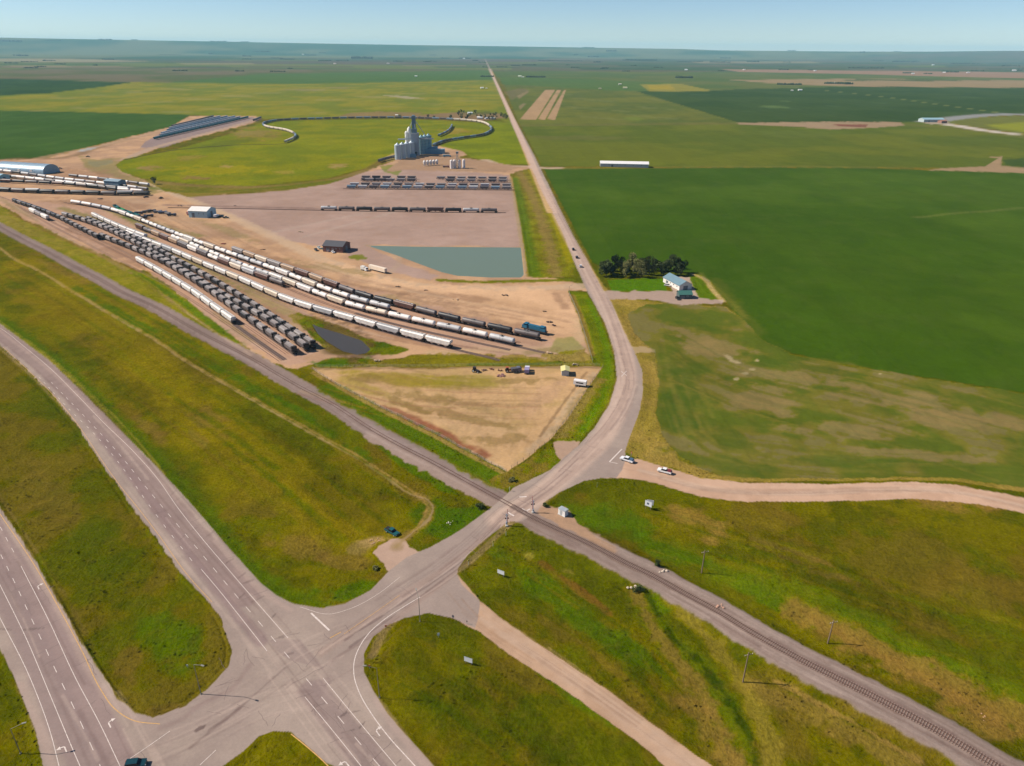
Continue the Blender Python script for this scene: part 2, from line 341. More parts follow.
# little field pond area
poly([(287, 315), (298, 313), (315, 316), (341, 327), (366, 337), (404, 347), (412, 350), (392, 355), (341, 355), (327, 352), (310, 335)], (110, 124, 36), GR, soft=1.5, rag=1, rs=6, col2=(78, 104, 30), vs=8, hard=False)
poly([(298, 368), (330, 358), (380, 360), (428, 355), (480, 356), (590, 362), (592, 367), (480, 367), (370, 368), (313, 369)], (128, 124, 60), GR, soft=1.5, rag=1, rs=6, hard=False)
line([(320, 363), (345, 362), (365, 360)], 4, (72, 108, 26), op=.9, soft=2, rag=2)
line([(470, 364.5), (530, 363.5), (560, 362)], 1.8, (90, 110, 40), op=.8)
for t in ([(172, 252), (240, 285), (290, 312)], [(60, 208), (105, 222), (150, 240)], [(110, 210), (135, 222), (150, 232)], [(150, 222), (180, 232), (200, 236)]):
    line(t, 4.5, (132, 126, 70), op=.8, soft=4, rag=3)
line([(124, 217), (140, 221)], 3, (92, 112, 44), op=.8, soft=2)
line([(250, 295), (290, 312), (300, 340), (330, 352)], 4, (182, 156, 116), op=.6, soft=3, rag=2)
blob(341, 339, 46, 22, (104, 84, 62), .8, 30, 6)
# grass strip beside the yard
poly([(-60, 185), (0, 206), (25, 221), (43, 228), (63, 238), (89, 250), (108, 258), (128, 267), (151, 275), (184, 298), (214, 323), (240, 343), (258, 357), (242, 352), (201, 325), (151, 299), (101, 276), (51, 249), (0, 223), (-60, 195)], (124, 130, 40), GR, soft=1, rag=1, rs=6, col2=(142, 138, 76), vs=9, hard=False)
line([(0, 216), (60, 245), (130, 280), (200, 318), (240, 345)], 3, (140, 136, 86), op=.6, soft=2.5, rag=2)
line([(130, 270), (180, 300), (235, 342)], 2.2, (82, 116, 24), op=.85, soft=1.5, rag=1)
line([(10, 213), (80, 247), (140, 272)], 1.2, (140, 104, 62), op=.6, soft=1)
# rail bed
line(RAILS_MAIN[:19], 5.4, (150, 131, 123), RB, soft=.8, rag=.5, hard=True)
line(RAILS_MAIN[17:], 6.0, (156, 137, 127), RB, soft=.8, rag=.5, hard=True)
line([(371, 436), (440, 474), (492, 502), (500, 506)], 3.0, (168, 146, 134), RB, soft=.8, rag=.9, hard=True)
line([(541, 509), (560, 519), (584, 534), (610, 550)], 2.6, (178, 146, 120), RB, soft=1, rag=1, hard=True)
line(RAILS_MAIN[17:], 1.5, (134, 108, 98), op=.8, soft=.5, rag=.3)
line(RAILS_MAIN[:18], 1.5, (130, 112, 106), op=.5, soft=.6, rag=.5)
line([(230, 351), (300, 386), (371, 427), (431, 460), (480, 487)], .8, (168, 150, 144), op=.5, soft=1.0, rag=1.2)
# fenced dry field
F1 = [(312, 368), (400, 367), (480, 366.6), (602, 366.6), (590, 385), (568, 418), (550, 440), (530, 456), (507, 472), (470, 453), (420, 426), (367, 400), (335, 383)]
poly(F1, (206, 168, 122), YD, soft=1, rag=.8, rs=8, col2=(188, 156, 106), vs=20, hard=False)
blob(400, 378, 80, 8, (156, 138, 36), .85, 4, 14)
blob(470, 382, 50, 9, (146, 134, 40), .75, 0, 14)
blob(360, 385, 36, 8, (164, 144, 62), .7, 20, 14)
blob(450, 440, 60, 9, (150, 94, 68), .95, 27, 9)
blob(400, 415, 40, 6, (152, 100, 76), .85, 27, 9)
blob(480, 425, 60, 16, (206, 170, 128), .6, 15, 12)
blob(470, 405, 60, 8, (158, 134, 90), .5, 10, 9)
blob(540, 400, 40, 14, (206, 166, 128), .7, -30, 8)
line([(594, 373), (572, 400), (550, 432), (528, 452)], 1.6, (196, 170, 138), op=.7, soft=1.2, rag=1)
line([(586, 372), (562, 405), (540, 436)], .7, (130, 104, 76), op=.6, soft=.6)
line([(312, 368), (480, 367), (600, 367)], 1.4, (130, 108, 76), op=.6)
for b_ in ((430, 398, 50, 7, 10), (520, 380, 40, 5, 0), (370, 378, 30, 6, 0), (500, 440, 40, 8, 0), (455, 415, 70, 6, 12), (410, 405, 40, 5, 20)):
    blob(b_[0], b_[1], b_[2], b_[3], (142, 118, 66), .65, b_[4], 5)
# green strip south of fenced field
line([(330, 388), (372, 411), (420, 435), (470, 463), (500, 481)], 5.5, (84, 112, 28), GR, op=.95, soft=2, rag=1.2)
line([(313, 372), (367, 402), (420, 429), (470, 456), (506, 475)], 1.2, (186, 156, 116), op=.6)
poly([(507, 473), (530, 457), (550, 447), (562, 455), (560, 462), (550, 470), (530, 479), (512, 487), (500, 489), (485, 480)], (104, 118, 30), GR, soft=1, rag=1, rs=5, col2=(128, 116, 52), vs=6, hard=False)
poly([(568, 291), (586, 292), (597, 310), (603, 325), (612, 351), (615, 379), (608, 403), (593, 425), (577, 443), (556, 441), (568, 420), (590, 386), (603, 367), (592, 363), (586, 341), (577, 313)], (118, 132, 30), GR, soft=1, rag=.8, rs=5, col2=(104, 122, 22), vs=7, hard=False)
line([(588, 300), (601, 330), (608, 362), (602, 395), (582, 430)], 1.8, (92, 128, 14), op=.8, soft=1.5)
line([(572, 295), (582, 320), (592, 355)], 1.8, (160, 136, 86), op=.8, soft=1)
line([(598, 380), (580, 405), (562, 435)], 3.6, (150, 130, 84), op=.8, soft=3, rag=2)
# right-hand verge and mid field
poly([(588, 262), (612, 297), (668, 303), (727, 307), (745, 321), (762, 341), (790, 354), (850, 367), (950, 382), (1024, 394), (1400, 470), (1400, 560), (1024, 492), (960, 481), (880, 480), (760, 482), (700, 480), (672, 468), (637, 459), (622, 450), (640, 410), (642, 370), (620, 325)], (164, 144, 88), GR, soft=1, rag=.6, rs=6, col2=(148, 134, 70), vs=12, hard=False)
poly([(628, 312), (645, 304), (668, 303), (727, 307.7), (745, 321), (762, 341), (790, 354), (850, 367), (950, 382), (1024, 394), (1400, 470), (1400, 545), (1024, 487), (960, 477), (880, 477), (760, 479), (720, 475), (700, 467), (678, 455), (663, 437), (656, 411), (659, 385), (656, 354), (643, 341), (633, 330)], (98, 112, 52), CF, soft=1.2, rag=.8, rs=6, col2=(132, 124, 74), vs=20, hard=False)
line([(716, 280), (735, 304), (760, 333)], 4, (120, 120, 70), op=.3, soft=3, rag=2)
for b in ((720, 350, 50, 9, 5), (800, 380, 80, 9, 8), (900, 400, 100, 12, 6), (760, 400, 50, 22, 10), (960, 420, 90, 12, 5), (690, 335, 30, 8, 20), (850, 430, 90, 10, 3), (930, 455, 110, 7, 4)):
    blob(b[0], b[1], b[2], b[3], (156, 134, 88), .7, b[4], 9)
for b in ((790, 365, 70, 7, 8), (680, 400, 24, 50, 0), (720, 462, 70, 10, 10), (840, 460, 90, 7, 0), (690, 325, 30, 5, 10), (730, 440, 50, 14, 20)):
    blob(b[0], b[1], b[2], b[3], (76, 102, 48), .6, b[4], 8)
for b in ((729, 357, 7, 2, 30), (735, 361, 8, 2, 10), (752, 369, 4, 1.5, 0), (745, 373, 5, 1.5, 0), (737, 378, 4, 2, 0), (757, 360, 4, 2, 0), (880, 374, 3, 1, 0)):
    blob(b[0], b[1], b[2], b[3], (200, 184, 150), .9, b[4], 3)
for k in range(10):
    line([(640 + k * 8, 330 + k * 15), (800 + k * 8, 372 + k * 11), (1040, 420 + k * 7)], .5, (120, 124, 72), op=.3, soft=.6)
# farmstead
poly([(607, 279), (664, 278.5), (667, 291), (612, 291.5)], (84, 128, 22), GR, soft=.8, rag=.3, hard=False)
poly([(598, 290), (615, 291.5), (676, 291), (692, 292), (700, 298), (724, 300), (723, 304), (680, 304), (665, 302), (640, 299), (610, 299)], (180, 156, 140), GV, soft=1)
poly([(664, 277), (690, 277), (700, 290), (699, 297), (676, 297)], (190, 168, 150), YD, soft=1)
poly([(688, 273), (701, 275), (724, 300), (699, 298), (692, 284)], (92, 122, 32), GR, soft=1, rag=.6, rs=4, hard=False)
line([(692, 274), (701, 277), (712, 289), (723, 301)], 2.0, (196, 176, 150), op=.9, soft=1)
line([(699, 273), (713, 285), (728, 299), (745, 318)], 2.2, (140, 134, 80), op=.45, soft=2, rag=1)
poly([(628, 346), (648, 347), (655, 349), (655, 352), (640, 352), (630, 358)], (178, 154, 112), GV, soft=1)
# asphalt
ROAD = [(-60, 284), (0, 324), (26, 343), (52, 363), (78, 388), (104, 414), (131, 441), (157, 467), (185, 497), (200, 514), (230, 549), (261, 583), (276, 595), (294, 604), (322, 608), (346, 603), (371, 590), (389, 571), (407, 557), (432, 546), (459, 531), (492, 507), (505, 496), (513, 488), (530, 480), (550, 470), (562, 459), (578, 446), (594, 428), (609, 405), (617, 379), (614, 351), (605, 323), (588, 293), (574, 262), (565, 238), (552, 211), (541, 190), (526, 155), (512, 125), (505, 107), (495, 84), (489, 69), (484.6, 59), (485.2, 59), (490.4, 69), (498, 84), (509, 107), (518, 125), (534, 155), (551, 190), (562, 213), (573, 235), (588, 262), (603, 290), (611, 301), (622, 327), (634, 351), (642, 370), (643, 391), (640, 410), (628, 442), (625, 452), (626, 460), (622, 470), (616, 478), (602, 478), (584, 481), (558, 493), (543, 503), (537, 512), (522, 521), (508, 522), (496, 531), (479, 544), (467, 556), (458, 568), (457, 574), (462, 585), (480, 601), (478, 620), (475, 628), (452, 618), (428, 613), (405, 618), (388, 625), (373, 637), (364, 654), (364, 672), (373, 690), (387, 713), (405, 734), (434, 766), (480, 830), (370, 830), (334, 766), (326, 763), (305, 744), (291, 732), (273, 731), (259, 736), (244, 751), (223, 766), (150, 830), (60, 830), (43, 766), (35, 729), (17, 684), (0, 649), (-60, 540)]
# gravel roads first, asphalt over them
poly([(616, 462), (637, 459), (672, 468.5), (700, 478), (743, 482.6), (828, 484), (913, 481.7), (955, 484.7), (1024, 497.5), (1200, 545), (1200, 575), (1024, 513), (977, 504), (913, 498.7), (828, 501.7), (743, 501.7), (701, 497), (678, 490), (654, 482.7), (625, 478), (602, 478)], (212, 176, 150), GV, soft=.9, rag=.4, rs=4, col2=(202, 166, 140), vs=10)
line([(640, 470), (700, 488), (770, 493), (900, 490), (960, 493), (1040, 510)], 1.2, (206, 180, 160), op=.6, soft=1)
poly([(457, 574), (480, 601), (509, 624.5), (574, 668), (612, 693), (656, 727), (712, 766), (800, 826), (730, 826), (665, 766), (644, 747), (612, 724), (568, 692), (509, 654), (480, 632), (452, 618), (440, 600)], (200, 166, 138), GV, soft=.9, rag=.5, rs=3, col2=(188, 154, 126), vs=8)
line([(480, 618), (540, 658), (610, 708), (700, 775)], 1.0, (202, 174, 152), op=.6, soft=1, rag=.5)
line([(478, 606), (540, 648), (630, 712), (710, 772)], .6, (200, 172, 148), op=.5, soft=.6, rag=.5)
poly([(391, 574), (384, 563), (373, 553), (378, 545), (392, 538), (404, 539), (409, 548), (421, 552), (436, 546), (412, 566)], (194, 164, 144), GV, soft=1, rag=1, rs=3)
poly([(553, 442), (562, 440), (580, 442), (575, 452), (562, 462), (556, 455)], (184, 154, 132), GV, soft=1, rag=.8, rs=3)
for o in (-1, 1):
    line([(396 + o, 547), (412, 532), (425 + o * 3, 519), (430 + o * 3, 508), (426 + o * 2, 500), (413, 493 + o * 1.6), (383, 473.5 + o * 1.7), (352, 454 + o * 1.6), (322, 437 + o * 1.5), (291, 421 + o * 1.4), (252, 399 + o * 1.3), (225, 383 + o * 1.1), (183, 358 + o), (146, 334 + o), (104, 310 + o * .9), (71, 290 + o * .8), (38, 270 + o * .7), (12, 257 + o * .7), (0, 248 + o * .6), (-60, 215)], .5, (176, 150, 104), GV if o > 0 else None, soft=.5, rag=.3, op=.75)
line([(396, 547), (412, 533), (426, 519), (431, 508), (426, 500), (413, 494)], 1.8, (158, 132, 92), op=.6, soft=1, rag=.7)
blob(373, 541, 22, 6, (184, 158, 130), .85, -5, 4)
blob(360, 548, 16, 8, (150, 132, 96), .7, 0, 4)
streaks(RAILS_MAIN[17:], 6, 50, [(132, 110, 102), (186, 166, 154), (120, 98, 92)], 31, (.15, .6), (.2, .5))
streaks(RAILS_MAIN[:18], 5, 40, [(128, 108, 102), (180, 160, 150)], 32, (.15, .6), (.2, .5))
poly([(539, 506), (549, 508), (566, 507), (571, 515), (585, 530), (600, 543), (590, 541), (560, 526), (538, 514)], (184, 150, 122), YD, soft=1, rag=1, rs=3)
streaks([(640, 520), (720, 548), (800, 575), (900, 610), (1030, 660)], 14, 40, [(70, 92, 16), (130, 120, 44), (96, 112, 24)], 21, (.3, 1.6), (.2, .45))
streaks([(500, 560), (575, 610), (640, 662), (672, 700)], 8, 40, [(66, 86, 14), (126, 110, 40), (90, 112, 20)], 22, (.3, 1.4), (.2, .45))
streaks([(0, 262), (90, 318), (190, 385), (300, 460), (380, 520)], 26, 60, [(72, 96, 14), (132, 120, 36), (104, 88, 40), (80, 108, 16)], 23, (.3, 1.6), (.2, .45))
streaks([(10, 400), (80, 480), (140, 570), (190, 650)], 12, 30, [(72, 96, 14), (122, 106, 40), (84, 84, 26)], 24, (.3, 1.2), (.2, .4))
streaks([(400, 650), (470, 690), (560, 760)], 10, 30, [(66, 84, 14), (112, 102, 34)], 25, (.3, 1.2), (.2, .4))
poly(ROAD, (178, 160, 148), PR, soft=.8, rag=.2, rs=3, col2=(168, 150, 140), vs=18)
line([(500, 520), (525, 505), (560, 478), (596, 446), (618, 408), (627, 375), (620, 340), (604, 305), (584, 266), (562, 226), (546, 190)], 4.6, (212, 184, 166), op=.75, soft=1.8)  # crossing northward lighter: view-angle brightening painted into the asphalt colour
poly([(-60, 300), (0, 345), (26, 369), (52, 394), (77, 425), (97, 456), (114, 480), (134, 510), (152, 533), (184, 576), (213, 606), (222, 622), (231, 646), (229, 667), (208, 689), (187, 705), (153, 718), (135, 713), (118, 698), (101, 674), (83, 646), (62, 608), (42, 573), (21, 538), (0, 508), (-60, 430)], (90, 98, 20), GR, soft=1, rag=.9, rs=4, col2=(110, 102, 32), vs=16, hard=False)
blob(170, 640, 45, 34, (80, 108, 16), .8, 40, 10)
blob(110, 560, 60, 40, (80, 96, 22), .6, 50, 12)
blob(50, 500, 50, 34, (120, 106, 48), .6, 50, 8)
blob(70, 420, 60, 22, (76, 96, 26), .6, 45, 8)
blob(125, 660, 20, 30, (126, 106, 50), .6, -30, 6)
blob(165, 710, 30, 8, (112, 96, 50), .7, -5, 6)
# lanes worn darker, patched asphalt, paler shoulders, one painted lamp shadow
def band(pts, w, col, op=.6, soft=.5): line(pts, w, col, op=op, soft=soft, rag=.25, rs=4)
H1c = [(-60, 290), (0, 333), (40, 364), (80, 402), (120, 446), (162, 500), (200, 545), (245, 597), (288, 648), (316, 683), (352, 727), (385, 766), (420, 815)]
band(H1c[:8], 4.4, (150, 128, 124), .7, .9)
band([(100, 435), (150, 500), (195, 560), (225, 598), (262, 642)], 1.8, (150, 128, 126), .7, .7)
band([(312, 690), (355, 745), (390, 795)], 3.6, (150, 130, 126), .7, .8)
H2c = [(-60, 440), (0, 543), (40, 610), (70, 670), (100, 725), (120, 766), (150, 830)]
band(H2c, 3.6, (158, 136, 132), .8, 1)
band([(-60, 470), (0, 580), (35, 650), (65, 720), (88, 766), (110, 820)], 3.6, (154, 134, 130), .8, 1)
band([(322, 652), (358, 628), (400, 598), (440, 572), (480, 540), (505, 515), (545, 487), (590, 445), (612, 420), (628, 385), (622, 350), (608, 310), (590, 275), (570, 235), (545, 190), (515, 125), (489.5, 69)], 1.3, (170, 146, 134), .6, .9)
band([(372, 655), (385, 630), (420, 600), (470, 560), (505, 528), (520, 512), (552, 490), (600, 450)], 1.2, (168, 144, 132), .5, .7)
band([(552, 212), (541, 186), (528, 155), (515, 125), (503, 98), (489.8, 69)], 5.5, (214, 184, 166), .85, 1.5)
band([(345, 640), (400, 604), (470, 555), (500, 525)], .35, (120, 100, 98), .6, .2)
band([(350, 647), (410, 604), (470, 560)], .35, (120, 100, 98), .6, .2)
band([(250, 665), (230, 690), (200, 705), (180, 720), (160, 728)], .8, (150, 128, 122), .5, .6)
band([(210, 730), (235, 712), (262, 688), (285, 668)], .35, (122, 102, 98), .5, .3)
band([(190, 748), (215, 728), (240, 708)], .3, (122, 102, 98), .5, .3)
poly([(193, 731), (199, 726), (206, 725), (204, 729), (196, 733)], (112, 94, 90), None, op=.8, soft=.7)
poly([(302, 690), (318, 681), (328, 676), (320, 668), (308, 665), (290, 660), (276, 650), (268, 640), (300, 640), (318, 660), (332, 680), (318, 700)], (150, 130, 126), None, op=.5, soft=1.5)
for e in ([(-40, 302), (0, 331), (60, 379), (115, 433), (160, 480), (215, 540), (262, 592), (290, 610)], [(15, 535), (60, 612), (112, 700), (140, 722)], [(20, 684), (42, 735), (60, 790)], [(376, 700), (405, 740), (440, 782)]):
    band(e, .9, (190, 166, 154), .5, .7)
for k in range(46):
    rr = random.Random(k)
    t = rr.random(); i = int(t * (len(H1c) - 2)); a = H1c[i]; b = H1c[i + 1]
    u = rr.random(); cx = a[0] + (b[0] - a[0]) * u + rr.uniform(-16, 16); cy = a[1] + (b[1] - a[1]) * u
    band([(cx, cy), (cx + rr.uniform(4, 12), cy - rr.uniform(2, 6))], .1, (96, 80, 80), .5, .12)
band([(0, 640 - 11), (20, 630), (45, 628)], .12, (90, 76, 74), .6, .1)  # painted cast shadow of a street lamp beyond the left edge


DKA, LTA = (128, 106, 102), (206, 184, 170)
streaks(H1c, 8.5, 46, [DKA, DKA, LTA], 1)
streaks(H2c, 8, 26, [DKA, DKA, LTA], 2)
XR = [(300, 668), (330, 645), (358, 628), (400, 598), (440, 572), (480, 540), (505, 515), (545, 487), (590, 445), (612, 420), (628, 385), (622, 350), (608, 310), (590, 275), (570, 235), (545, 190)]
streaks(XR, 5.2, 46, [DKA, DKA, LTA], 3)
streaks([(120, 745), (180, 725), (250, 690), (300, 655), (350, 632)], 7, 22, [DKA, LTA], 4, (.12, .4), (.1, .25))
streaks([(130, 765), (200, 735), (270, 700), (330, 690), (420, 620)], 5, 16, [DKA, LTA], 5, (.12, .4), (.1, .25))
streaks([(620, 468), (660, 477), (701, 488), (770, 493), (900, 490), (960, 493), (1040, 510)], 4.5, 34, [(160, 130, 110), (214, 188, 166)], 6)
streaks([(455, 590), (480, 616), (540, 656), (610, 704), (700, 768)], 4, 30, [(150, 116, 92), (206, 178, 156)], 7)
streaks([(150, 200), (230, 240), (330, 285), (430, 305), (560, 330)], 28, 60, [(206, 176, 144), (160, 126, 98), (150, 118, 96)], 8, (.5, 2.5), (.15, .4))
streaks([(0, 190), (60, 226), (150, 270), (240, 330), (290, 360)], 14, 50, [(196, 170, 150), (140, 108, 92)], 9, (.2, .8), (.2, .45))
streaks([(200, 255), (300, 305), (400, 335), (520, 352)], 12, 40, [(196, 168, 146), (140, 108, 92)], 10, (.2, .8), (.2, .45))
streaks([(330, 375), (420, 395), (540, 400)], 26, 40, [(190, 158, 116), (136, 110, 72), (150, 104, 80)], 12, (.3, 1.2), (.15, .35))
streaks([(668, 335), (686, 400), (715, 447), (800, 460), (1000, 465)], 12, 40, [(84, 104, 50), (140, 130, 84)], 13, (.4, 1.6), (.15, .35))
streaks([(680, 330), (780, 380), (880, 400), (1020, 440)], 45, 60, [(84, 104, 50), (156, 138, 92), (70, 92, 44)], 14, (.4, 2.0), (.15, .35))


def hills(X, Y):
    r = np.hypot(X, Y)
    px, py = project(X, Y)
    xs = np.array([-600, -200, 0, 200, 400, 500, 600, 680, 720, 850, 930, 1000, 1100, 1600])
    hs = np.array([9, 7.5, 6.5, 5.1, 3.2, 2.6, 1.7, 1.2, -.2, -.2, .5, 2.0, 2.6, 2.6]) * 22.5 + 150
    hh = np.interp(np.clip(px, -600, 1600), xs, hs)
    n = fbm(X, Y, 2600, 3, 5) - .5
    return sst(15000, 20000, r) * (150 + (hh - 150) * .85 + n * 8 * (1 - sst(17000, 19000, r)))


def evaluate(X, Y, want_col=True):
    px, py = project(X, Y)
    n = X.size
    g1 = fbm(X, Y, 46, 4, 1)
    g2 = fbm(X, Y, 11, 4, 2)
    far = np.clip(np.hypot(X, Y) / 900, 0, 1)
    base = np.array(S(96, 104, 16)); b2 = np.array(S(112, 110, 12)); b3 = np.array(S(78, 88, 18)); b4 = np.array(S(122, 98, 44))
    m1 = sst(.42, .6, g1)[:, None]; m2 = sst(.5, .62, g2)[:, None]; m3 = sst(.56, .7, fbm(X, Y, 19, 4, 9))[:, None]
    col = base * (1 - m1) + b2 * m1
    col = col * (1 - m2 * .6) + b3 * m2 * .6
    col = col * (1 - m3 * .45) + b4 * m3 * .45
    zone = np.zeros(n, int)
    hard = np.zeros(n)
    ditch = np.zeros(n)
    for L in LAY:
        if L[0] == 'p':
            _, pts, c, z, soft, rag, rs, op, c2, vs, vc, hd = L
            xs = [p[0] for p in pts]; ys = [p[1] for p in pts]
            mg = 3 * soft + rag * 2 + (18 if hd or z in (PR,) else 0)
            sel = np.nonzero((px > min(xs) - mg) & (px < max(xs) + mg) & (py > min(ys) - mg) & (py < max(ys) + mg))[0]
            if not sel.size: continue
            sd = sdf_poly(px[sel], py[sel], pts)
            if hd:
                hard[sel] = np.maximum(hard[sel], 1 - np.clip((sd - 1) / 16, 0, 1))
            elif z == GR:
                hard[sel] *= 1 - (1 - sst(-8, -1, sd))
            x, y = X[sel], Y[sel]
            if rag:
                rag = rag * np.clip(450 / np.hypot(x, y), .12, 1)
                sd = sd + rag * 2.2 * (fbm(x, y, rs, 3, 11) - .5) * 2
            m = (1 - sst(-soft * .5, soft * .5, sd)) * op
            cc = c[None, :]
            if c2 is not None:
                v = sst(vc - .13, vc + .13, fbm(x, y, vs, 4, 21))[:, None]
                cc = c * (1 - v) + c2 * v
            col[sel] = col[sel] * (1 - m[:, None]) + cc * m[:, None]
            if z is not None:
                zone[sel[m > .5]] = z
        elif L[0] == 'l':
            _, path, c, z, soft, rag, rs, op, w, hd = L
            P = np.array(path)
            mg = w + soft * 3 + rag * 3 + 3
            if np.hypot(*P.mean(0)) > 900: mg += 60
            if hd: mg += 8
            sel = np.nonzero((X > P[:, 0].min() - mg) & (X < P[:, 0].max() + mg) & (Y > P[:, 1].min() - mg) & (Y < P[:, 1].max() + mg))[0]
            if not sel.size: continue
            x, y = X[sel], Y[sel]
            d = dist_path(x, y, path)
            k = d < mg
            sel, d, x, y = sel[k], d[k], x[k], y[k]
            if not sel.size: continue
            if hd:
                hard[sel] = np.maximum(hard[sel], 1 - sst(w, w + 7, d))
            rd = np.hypot(x, y); ed = P[-1] - P[0]; ed = ed / (np.linalg.norm(ed) + 1e-9); mr = P.mean(0) / np.linalg.norm(P.mean(0)); tf = abs(ed[0] * mr[1] - ed[1] * mr[0])
            sp = rd * rd / (H * F) * .8 * (tf if tf > .5 else .05)
            op = op * np.clip(1.5 * w / np.maximum(w, sp), 0, 1); w = np.maximum(w, sp); soft = np.maximum(soft, sp * .6)
            if rag:
                d = d + rag * np.clip(450 / rd, .12, 1) * 2 * (fbm(x, y, rs, 3, 12) - .5) * 2
            m = (1 - sst(w - soft, w + soft, d)) * op
            col[sel] = col[sel] * (1 - m[:, None]) + c * m[:, None]
            if z is not None:
                zone[sel[m > .45]] = z
        else:
            _, (cx, cy, rx, ry, a), c, op, rs, th = L
            mg = max(rx, ry) * 1.3
            sel = np.nonzero((abs(px - cx) < mg) & (abs(py - cy) < mg))[0]
            if not sel.size: continue
            dx, dy = px[sel] - cx, py[sel] - cy
            u = (dx * math.cos(a) + dy * math.sin(a)) / rx
            v = (-dx * math.sin(a) + dy * math.cos(a)) / ry
            q = 1 - np.sqrt(u * u + v * v)
            keep = q > -.2
            sel, q = sel[keep], q[keep]
            x, y = X[sel], Y[sel]
            m = sst(.0, .5, q * .9 + (fbm(x, y, rs, 4, 31, .6) - th) * 1.5) * sst(-.2, .25, q)
            m = (m * op * (zone[sel] != PR))[:, None]
            col[sel] = col[sel] * (1 - m) + c * m
    soft_ = 1 - np.clip(hard, 0, 1)
    r = np.hypot(X, Y)
    fade = 1 - sst(700, 1500, r)
    z = ((fbm(X, Y, 38, 4, 41) - .55) * 2.2 + (fbm(X, Y, 5, 3, 42) - .5) * .55) * soft_ * fade
    z -= .22 * sst(0, .5, soft_) * (1 - sst(.5, 1, soft_)) * fade
    # raised railway bed south-east of the crossing
    pm = RPATH
    near = np.nonzero((X > -120) & (X < 220) & (Y > 60) & (Y < 420))[0]
    if near.size:
        x, y = X[near], Y[near]
        d = dist_path(x, y, pm)
        cx, cy = at(515, 508)
        al = sst(9, 45, np.hypot(x - cx, y - cy))
        mm = (1 - sst(4.5, 8.5, d)) * al * 1.0
        z[near] = z[near] * (1 - (1 - sst(5, 11, d))) + mm
    for pond in (POND1, POND2):
        xs = [p[0] for p in pond]; ys = [p[1] for p in pond]
        sel = np.nonzero((px > min(xs) - 8) & (px < max(xs) + 8) & (py > min(ys) - 8) & (py < max(ys) + 8))[0]
        if sel.size:
            sd = sdf_poly(px[sel], py[sel], pond)
            z[sel] = z[sel] * sst(0, 6, sd) - .9 * (1 - sst(-2.5, 1.2, sd))
    z += hills(X, Y)
    if want_col:
        # balance of the whole palette per kind of ground (dry olive grass, darker crops, pale soil)
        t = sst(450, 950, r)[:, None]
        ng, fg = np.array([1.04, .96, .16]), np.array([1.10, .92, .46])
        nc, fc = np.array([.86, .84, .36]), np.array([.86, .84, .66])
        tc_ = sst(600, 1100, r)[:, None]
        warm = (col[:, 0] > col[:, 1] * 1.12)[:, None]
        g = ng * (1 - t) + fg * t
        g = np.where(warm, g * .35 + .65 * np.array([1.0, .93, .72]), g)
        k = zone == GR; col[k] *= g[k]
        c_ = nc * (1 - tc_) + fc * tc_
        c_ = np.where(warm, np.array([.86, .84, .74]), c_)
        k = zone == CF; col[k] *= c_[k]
    return col, zone, z


RPATH = gpath(RAILS_MAIN[17:], 3)
POND1 = [(366, 245), (420, 246.3), (521, 247), (524, 274.6), (521, 277.3), (490, 277.3), (457, 275.5), (442, 272), (420, 264), (395, 254.5)]
POND2 = [(311, 322.5), (318, 326), (341, 333), (362, 340), (371, 349), (366, 353), (357, 354.5), (343, 351), (327, 341.5), (318, 334)]


def gz(x, y):
    _, _, z = evaluate(np.array([float(x)]), np.array([float(y)]))
    return float(z[0])


def gzs(pts):
    P = np.array(pts, float)
    _, _, z = evaluate(P[:, 0].copy(), P[:, 1].copy())
    return z


# ------------------------------------------------------------------ materials
def newmat(name):
    m = D.materials.new(name); m.use_nodes = True
    nt = m.node_tree
    return m, nt, nt.nodes, nt.links, nt.nodes['Principled BSDF']


def noise(N, Lk, vec, scale, detail=4, rough=.6):
    n = N.new('ShaderNodeTexNoise'); n.inputs['Scale'].default_value = scale
    n.inputs['Detail'].default_value = detail; n.inputs['Roughness'].default_value = rough
    Lk.new(vec, n.inputs['Vector'])
    return n.outputs['Fac']


def mathn(N, Lk, op, a, b):
    n = N.new('ShaderNodeMath'); n.operation = op
    for i, v in enumerate((a, b)):
        if isinstance(v, (int, float)): n.inputs[i].default_value = v
        else: Lk.new(v, n.inputs[i])
    return n.outputs[0]


